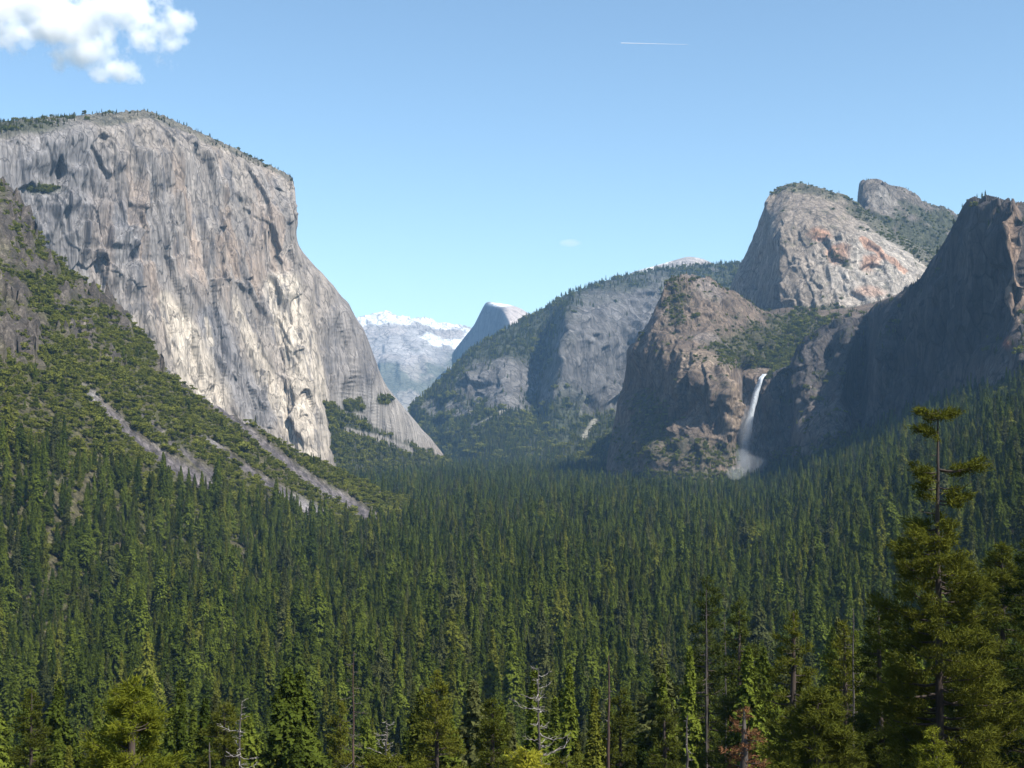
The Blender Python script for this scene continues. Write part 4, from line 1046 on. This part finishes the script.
# ------------------------------------------------------------------ what nobody could count: one instanced object each
def gn_scatter(name, pos, sc, sz, idx, protos, label):
    me = bpy.data.meshes.new(name)
    n = len(pos); me.vertices.add(n); me.vertices.foreach_set('co', np.asarray(pos, np.float32).ravel())
    a = me.attributes.new('sc', 'FLOAT_VECTOR', 'POINT'); a.data.foreach_set('vector', np.stack([sc, sc, sz], -1).astype(np.float32).ravel())
    a = me.attributes.new('rot', 'FLOAT_VECTOR', 'POINT'); rr = np.zeros((n, 3), np.float32); rr[:, 2] = RNG.random(n) * 6.28; a.data.foreach_set('vector', rr.ravel())
    a = me.attributes.new('idx', 'INT', 'POINT'); a.data.foreach_set('value', np.asarray(idx, np.int32))
    o = link(name, me)
    ng = bpy.data.node_groups.new(name, 'GeometryNodeTree')
    ng.interface.new_socket('Geometry', in_out='INPUT', socket_type='NodeSocketGeometry')
    ng.interface.new_socket('Geometry', in_out='OUTPUT', socket_type='NodeSocketGeometry')
    N, L = ng.nodes, ng.links
    gi = N.new('NodeGroupInput'); go = N.new('NodeGroupOutput')
    outs = []
    for k, objs in enumerate(protos):
        jn = N.new('GeometryNodeJoinGeometry')
        for ob in objs:
            oi = N.new('GeometryNodeObjectInfo'); oi.transform_space = 'ORIGINAL'; oi.inputs['Object'].default_value = ob
            L.new(oi.outputs['Geometry'], jn.inputs[0])
        cmp_ = N.new('FunctionNodeCompare'); cmp_.data_type = 'INT'; cmp_.operation = 'EQUAL'
        na = N.new('GeometryNodeInputNamedAttribute'); na.data_type = 'INT'; na.inputs['Name'].default_value = 'idx'
        L.new(na.outputs['Attribute'], cmp_.inputs[2]); cmp_.inputs[3].default_value = k
        ip = N.new('GeometryNodeInstanceOnPoints')
        s_ = N.new('GeometryNodeInputNamedAttribute'); s_.data_type = 'FLOAT_VECTOR'; s_.inputs['Name'].default_value = 'sc'
        r_ = N.new('GeometryNodeInputNamedAttribute'); r_.data_type = 'FLOAT_VECTOR'; r_.inputs['Name'].default_value = 'rot'
        L.new(gi.outputs[0], ip.inputs['Points']); L.new(cmp_.outputs['Result'], ip.inputs['Selection'])
        L.new(jn.outputs[0], ip.inputs['Instance']); L.new(s_.outputs['Attribute'], ip.inputs['Scale']); L.new(r_.outputs['Attribute'], ip.inputs['Rotation'])
        outs.append(ip)
    jo = N.new('GeometryNodeJoinGeometry')
    for ip in outs: L.new(ip.outputs[0], jo.inputs[0])
    L.new(jo.outputs[0], go.inputs[0])
    m = o.modifiers.new('scatter', 'NODES'); m.node_group = ng
    return tag(o, label, kind='stuff')

PK = sorted(proto_obj); pmap = {p: i for i, p in enumerate(PK)}
PR = [proto_obj[p] for p in PK]
rest = np.array([i for i in range(ncon) if i not in vset])
ii = np.array([pmap.get(int(p), 0) for p in pidx[rest]])
sz = con['h'][rest] / HT
gn_scatter('forest', np.stack([con['x'][rest], con['y'][rest], con['z'][rest] - .5], -1), sz * RNG.uniform(1.0, 1.4, len(rest)), sz, ii, PR, 'dense conifer forest covering the valley floor and lower slopes')
rest = np.array([i for i in range(noak) if i not in oset])
OK_ = sorted(oproto); ii = np.array([OK_.index(int(j)) if int(j) in OK_ else 0 for j in oid[rest]])
s = oak['s'][rest]
gn_scatter('scrub', np.stack([oak['x'][rest], oak['y'][rest], oak['z'][rest] - .3], -1), s, s * RNG.uniform(.6, .95, len(rest)), ii, [oproto[j] for j in OK_], 'olive scrub oaks massed along the left slope')

# trees and bushes on the mountains
def pick(S, mask, n, hr, bush=.3):
    w = np.clip(mask, 0, None) * (S['px'] > -20) * (S['px'] < 1044); w = w / w.sum()
    id_ = RNG.choice(len(w), size=n, replace=False, p=w)
    return S['P'][id_], RNG.uniform(*hr, n), RNG.random(n) < bush
def vegf(f, S): return f(S['P'], S['px'], S['py'], S['N'])
sets = []
v = vegf(elcap_veg, elcap)
sets.append(pick(elcap, (v > .5) * (elcap['py'] > 380) * (elcap['px'] > 300), 2600, (10, 22), .3))
rimy = np.interp(elcap['px'], [0, 60, 110, 150, 215, 294], [133, 126, 119, 118, 146, 184])
sets.append(pick(elcap, (elcap['py'] < rimy) * np.where(elcap['px'] < 75, 3.0, .7), 620, (7, 14), .12))
sets.append(pick(elcap, blob(elcap['px'], elcap['py'], 46, 188, 16, 4) > .5, 60, (8, 15), .6))
v = vegf(low_veg, lower); sets.append(pick(lower, v ** 1.5, 4200, (5, 12), .6))
sets.append(pick(lower, (lower['py'] < np.interp(lower['px'], [665, 690, 724, 765], [283, 281, 291, 316])) * 1., 120, (7, 13), .2))
v = vegf(low_veg, hang); sets.append(pick(hang, (v > .4) * (hang['py'] < 380), 2600, (8, 20), .5))
v = vegf(wall_veg, wall); sets.append(pick(wall, v, 3400, (7, 17), .25))
sets.append(pick(wall, (blob(wall['px'], wall['py'], 800, 462, 60, 12) > .3) * 1., 260, (9, 17), 1.0))
v = vegf(mid_veg, mid); sets.append(pick(mid, v ** 1.5, 1900, (6, 14), .5))
v = vegf(spire_veg, spire); sets.append(pick(spire, v, 1700, (6, 15), .4))
sets.append(pick(spire, (spire['py'] < np.interp(spire['px'], [861, 880, 905, 950], [184, 187, 197, 218])) * 1., 60, (6, 12), .2))
v = vegf(ridge_veg, ridge); sets.append(pick(ridge, v ** 2, 11000, (16, 36), .1))
P_ = np.concatenate([s[0] for s in sets]); h_ = np.concatenate([s[1] for s in sets]); bsh = np.concatenate([s[2] for s in sets])
P_[:, 2] -= 1.0
c_ = ~bsh
gn_scatter('mountain_trees', P_[c_], h_[c_] / HT * 1.25, h_[c_] / HT, RNG.integers(0, len(PR), c_.sum()), PR, 'small conifers dotted over the cliffs, rims and far ridge')
gn_scatter('mountain_scrub', P_[bsh], h_[bsh] / 8, h_[bsh] / 9, RNG.integers(0, len(OK_), bsh.sum()), [oproto[j] for j in OK_], 'green bushes growing over the rock ledges and slopes')

# ------------------------------------------------------------------ waterfall and its mist
def water_mat():
    m = bpy.data.materials.new('falling_water'); nt, N, L = nodes(m)
    out = N.new('ShaderNodeOutputMaterial'); d = N.new('ShaderNodeBsdfDiffuse'); d.inputs['Color'].default_value = (.72, .77, .82, 1)
    tl = N.new('ShaderNodeBsdfTranslucent'); tl.inputs['Color'].default_value = (.86, .88, .9, 1)
    tr = N.new('ShaderNodeBsdfTransparent')
    geo = N.new('ShaderNodeNewGeometry'); mp = N.new('ShaderNodeMapping'); mp.inputs['Scale'].default_value = (.3, .3, .022)
    nz = N.new('ShaderNodeTexNoise'); nz.inputs['Scale'].default_value = 1; nz.inputs['Detail'].default_value = 5
    L.new(geo.outputs['Position'], mp.inputs[0]); L.new(mp.outputs[0], nz.inputs['Vector'])
    at_ = N.new('ShaderNodeAttribute'); at_.attribute_name = 'col'
    mr = N.new('ShaderNodeMapRange'); mr.inputs['From Min'].default_value = .28; mr.inputs['From Max'].default_value = .52
    L.new(nz.outputs['Fac'], mr.inputs['Value'])
    mu = N.new('ShaderNodeMath'); mu.operation = 'MULTIPLY'; L.new(mr.outputs[0], mu.inputs[0]); L.new(at_.outputs['Fac'], mu.inputs[1])
    m1 = N.new('ShaderNodeMixShader'); m1.inputs[0].default_value = .35; L.new(d.outputs[0], m1.inputs[1]); L.new(tl.outputs[0], m1.inputs[2])
    m2 = N.new('ShaderNodeMixShader'); L.new(mu.outputs[0], m2.inputs[0]); L.new(tr.outputs[0], m2.inputs[1]); L.new(m1.outputs[0], m2.inputs[2])
    L.new(m2.outputs[0], out.inputs['Surface'])
    return m
MW = water_mat()
parts = []; cols = []
for s, (dd, off, thick) in enumerate([(0, 0, 9), (-9, .6, 8), (8, -.8, 8)]):
    k, m = 70, 18
    tt = np.linspace(0, 1, k)
    cx = np.interp(tt, [0, .04, .2, .5, .8, 1], [765, 761.5, 756, 749.5, 744.5, 741.5]) + off
    hw = np.interp(tt, [0, .1, .4, .7, 1], [1.3, 1.8, 2.5, 3.4, 4.4])
    th = np.linspace(0, 2 * math.pi, m, endpoint=False)
    py_ = 374 + tt * 92
    dpt = 3880 + dd + np.interp(tt, [0, .05, 1], [70, 0, -60])
    X = cx[:, None] + hw[:, None] * np.cos(th)[None]
    Pw = at(X, np.broadcast_to(py_[:, None], X.shape), np.broadcast_to(dpt[:, None], X.shape))
    Pw[..., 1] += thick * np.sin(th)[None]
    Pw = Pw + (fbm(Pw, 18, 3, 141 + s, stretch=(1, 1, 5)) * 3.5)[..., None] * np.array([1, 1, 0])
    idx = np.arange(k * m).reshape(k, m); nx = np.roll(idx, -1, 1)
    parts.append((Pw.reshape(-1, 3), np.stack([idx[:-1], nx[:-1], nx[1:], idx[1:]], -1).reshape(-1, 4)))
    a = np.interp(tt, [0, .25, .55, .8, 1], [1.0, .75, .42, .25, .12])
    cols.append(np.repeat(np.repeat(a, m)[:, None], 3, 1))
wf = link('waterfall', mesh_np('waterfall', *join(parts), MW, np.concatenate(cols), smooth=True))
tag(wf, 'tall thin white waterfall dropping from the hanging valley', kind='structure')

def blob_mesh(spheres, sub=3):
    import bmesh
    bm = bmesh.new()
    for c, r in spheres:
        g_ = bmesh.ops.create_icosphere(bm, subdivisions=sub, radius=1)
        for v_ in g_['verts']: v_.co = [c[i] + v_.co[i] * r[i] for i in range(3)]
    me = bpy.data.meshes.new('blob'); bm.to_mesh(me); bm.free(); return me

def density_volume(name, blobs, dens, nscale, rough, colr=(1, 1, 1), aniso=0, step=.3, thresh=0.0, soft=.25):
    """volume whose density is the union of soft blobs eaten by noise"""
    m = bpy.data.materials.new(name); nt, N, L = nodes(m)
    out = N.new('ShaderNodeOutputMaterial'); v = N.new('ShaderNodeVolumePrincipled')
    v.inputs['Color'].default_value = (*colr, 1); v.inputs['Anisotropy'].default_value = aniso
    geo = N.new('ShaderNodeNewGeometry')
    acc = None
    for c, r in blobs:
        s1 = N.new('ShaderNodeVectorMath'); s1.operation = 'SUBTRACT'; L.new(geo.outputs['Position'], s1.inputs[0]); s1.inputs[1].default_value = c
        s2 = N.new('ShaderNodeVectorMath'); s2.operation = 'DIVIDE'; L.new(s1.outputs[0], s2.inputs[0]); s2.inputs[1].default_value = r
        s3 = N.new('ShaderNodeVectorMath'); s3.operation = 'LENGTH'; L.new(s2.outputs[0], s3.inputs[0])
        s4 = N.new('ShaderNodeMath'); s4.operation = 'SUBTRACT'; s4.inputs[0].default_value = 1; L.new(s3.outputs['Value'], s4.inputs[1])
        if acc is None: acc = s4.outputs[0]
        else:
            mx = N.new('ShaderNodeMath'); mx.operation = 'SMOOTH_MAX'; mx.inputs[2].default_value = .25
            L.new(acc, mx.inputs[0]); L.new(s4.outputs[0], mx.inputs[1]); acc = mx.outputs[0]
    nz = N.new('ShaderNodeTexNoise'); nz.inputs['Scale'].default_value = 1 / nscale; nz.inputs['Detail'].default_value = 7; nz.inputs['Roughness'].default_value = .66
    L.new(geo.outputs['Position'], nz.inputs['Vector'])
    a = N.new('ShaderNodeMath'); a.operation = 'SUBTRACT'; a.inputs[1].default_value = .5; L.new(nz.outputs['Fac'], a.inputs[0])
    b = N.new('ShaderNodeMath'); b.operation = 'MULTIPLY'; b.inputs[1].default_value = rough; L.new(a.outputs[0], b.inputs[0])
    c_ = N.new('ShaderNodeMath'); c_.operation = 'ADD'; L.new(acc, c_.inputs[0]); L.new(b.outputs[0], c_.inputs[1])
    mr = N.new('ShaderNodeMapRange'); mr.inputs['From Min'].default_value = thresh; mr.inputs['From Max'].default_value = thresh + soft; mr.inputs['To Max'].default_value = dens
    L.new(c_.outputs[0], mr.inputs['Value']); L.new(mr.outputs[0], v.inputs['Density'])
    L.new(v.outputs[0], out.inputs['Volume'])
    m.cycles.volume_step_rate = step
    return m

def vbox(name, lo, hi, mat):
    lo, hi = np.array(lo, float), np.array(hi, float)
    V = np.array([[(lo, hi)[i][0], (lo, hi)[j][1], (lo, hi)[k][2]] for i in (0, 1) for j in (0, 1) for k in (0, 1)])
    Fc = [[0, 1, 3, 2], [4, 6, 7, 5], [0, 4, 5, 1], [2, 3, 7, 6], [0, 2, 6, 4], [1, 5, 7, 3]]
    return link(name, mesh_np(name, V, Fc, mat))

def W(px_, py_, d, rx, ry, rd):
    c = at(px_, py_, d); s = d / F
    return (tuple(float(q) for q in c), (rx * s, rd, ry * s))

mb = [W(746, 440, 3800, 8, 40, 50), W(741, 463, 3660, 11, 16, 80), W(735, 473, 3440, 9, 8, 60), W(752, 464, 3700, 16, 10, 70)]
mm = density_volume('spray', mb, .0028, 45, .9, (.93, .96, 1), 0, .35, .0)
lo = np.min([np.array(c) - np.array(r) * 1.2 for c, r in mb], 0); hi = np.max([np.array(c) + np.array(r) * 1.2 for c, r in mb], 0)
tag(vbox('mist', lo, hi, mm), 'white mist drifting at the foot of the waterfall', kind='stuff')

# ------------------------------------------------------------------ clouds and vapour trail
DC = 9500
cb = [W(15, 5, DC, 80, 42, 190), W(60, 30, DC, 60, 26, 180), W(-50, -5, DC, 90, 45, 200), W(85, 52, DC, 40, 16, 150), W(112, 70, DC, 30, 12, 110), W(120, 8, DC, 52, 27, 170), W(152, 28, DC, 26, 26, 130), W(178, 22, DC, 16, 14, 90), W(170, 46, DC, 17, 17, 90)]
cm_ = density_volume('cloud_vapour', cb, .013, 200, 4.2, (1, 1, 1), .0, .2, .0, soft=.75)
lo = np.min([np.array(c) - np.array(r) * 1.15 for c, r in cb], 0); hi = np.max([np.array(c) + np.array(r) * 1.15 for c, r in cb], 0)
tag(vbox('cloud', lo, hi, cm_), 'bright white cumulus cloud in the top left corner of the sky', kind='stuff')
wb = [W(570, 243, 24000, 12, 4, 250)]
lo = np.array(wb[0][0]) - np.array(wb[0][1]) * 1.2; hi = np.array(wb[0][0]) + np.array(wb[0][1]) * 1.2
tag(vbox('cloud_wisp', lo, hi, density_volume('wisp_vapour', wb, .0009, 120, 1.0, step=.4)), 'tiny faint cloud wisp low over the far valley', kind='stuff')
a_, b_ = at(621, 43, 26000), at(688, 44.5, 26000)
f_ = np.linspace(0, 1, 24)
pv = a_ + (b_ - a_) * f_[:, None]
tm_ = bpy.data.materials.new('trail_vapour'); nt, N, L = nodes(tm_)
o_ = N.new('ShaderNodeOutputMaterial'); d_ = N.new('ShaderNodeBsdfDiffuse'); d_.inputs['Color'].default_value = (.9, .9, .9, 1); t_ = N.new('ShaderNodeBsdfTransparent'); x_ = N.new('ShaderNodeMixShader')
x_.inputs[0].default_value = .4; L.new(t_.outputs[0], x_.inputs[1]); L.new(d_.outputs[0], x_.inputs[2]); L.new(x_.outputs[0], o_.inputs['Surface'])
tag(link('vapour_trail', mesh_np('vapour_trail', *tube(pv, 9 * (1 - f_ * .75), 8), tm_, smooth=True)), 'short thin white vapour trail high in the sky', kind='stuff')

# ------------------------------------------------------------------ haze
deps = None
zmin = min(float(np.min(G[..., 2])), -230)
mins, maxs = [1e9] * 3, [-1e9] * 3
for o in scene.objects:
    if o.get('kind') == 'structure' and o.type == 'MESH':
        for c in o.bound_box:
            for i in range(3): mins[i] = min(mins[i], c[i]); maxs[i] = max(maxs[i], c[i])
HAZE = 2.5e-5
hm = bpy.data.materials.new('valley_air'); nt, N, L = nodes(hm)
o_ = N.new('ShaderNodeOutputMaterial'); v_ = N.new('ShaderNodeVolumePrincipled')
v_.inputs['Color'].default_value = (.34, .62, 1.0, 1); v_.inputs['Density'].default_value = HAZE; v_.inputs['Anisotropy'].default_value = 0.0
L.new(v_.outputs[0], o_.inputs['Volume'])
hz = vbox('haze', (mins[0] - 20, mins[1] - 20, mins[2] - 1), (maxs[0] + 20, maxs[1] + 20, maxs[2] + 8), hm)
tag(hz, 'thin blue haze filling the valley air', kind='stuff')
print('haze box', mins, maxs)

# ------------------------------------------------------------------ light, sky, camera
SUN_AZ, SUN_EL = 126, 50          # clockwise from the viewing direction (+Y)
sd = np.array([math.sin(R(SUN_AZ)) * math.cos(R(SUN_EL)), math.cos(R(SUN_AZ)) * math.cos(R(SUN_EL)), math.sin(R(SUN_EL))])
li = bpy.data.lights.new('sun', 'SUN'); li.energy = 5.0; li.angle = R(.5); li.color = (1, .95, .87)
so = bpy.data.objects.new('sun', li); COL.objects.link(so)
from mathutils import Vector
so.rotation_euler = Vector(-sd).to_track_quat('-Z', 'Y').to_euler()
w = bpy.data.worlds.new('World'); scene.world = w; w.use_nodes = True
bg = w.node_tree.nodes['Background']; sk = w.node_tree.nodes.new('ShaderNodeTexSky')
sk.sky_type = 'NISHITA'; sk.sun_disc = False; sk.sun_elevation = R(SUN_EL); sk.sun_rotation = R(SUN_AZ); sk.altitude = 1400
sk.air_density = 1.0; sk.dust_density = 1.0; sk.ozone_density = 1.0
tint = w.node_tree.nodes.new('ShaderNodeVectorMath'); tint.operation = 'MULTIPLY'; tint.inputs[1].default_value = (.87, .955, .92)
w.node_tree.links.new(sk.outputs[0], tint.inputs[0]); w.node_tree.links.new(tint.outputs[0], bg.inputs[0]); bg.inputs[1].default_value = .115

cam = bpy.data.cameras.new('camera'); co = bpy.data.objects.new('camera', cam); COL.objects.link(co)
cam.sensor_width = 36; cam.lens = F / 1024 * 36; cam.clip_start = .5; cam.clip_end = 80000
co.location = (0, 0, 0); co.rotation_euler = (math.pi / 2 + PITCH, 0, 0)
scene.camera = co
vs = scene.view_settings; vs.view_transform = 'Standard'; vs.look = 'None'; vs.exposure = .88; vs.gamma = 1
scene.render.engine = 'CYCLES'
cy = scene.cycles
cy.use_denoising = True; cy.use_adaptive_sampling = False; cy.denoiser = 'OPENIMAGEDENOISE'; cy.denoising_input_passes = 'RGB_ALBEDO_NORMAL'
cy.max_bounces = 20; cy.denoising_prefilter = 'ACCURATE'; cy.diffuse_bounces = 2; cy.volume_bounces = 20; cy.transparent_max_bounces = 24
cy.volume_max_steps = 256
scene.render.film_transparent = False
scene.render.use_persistent_data = False
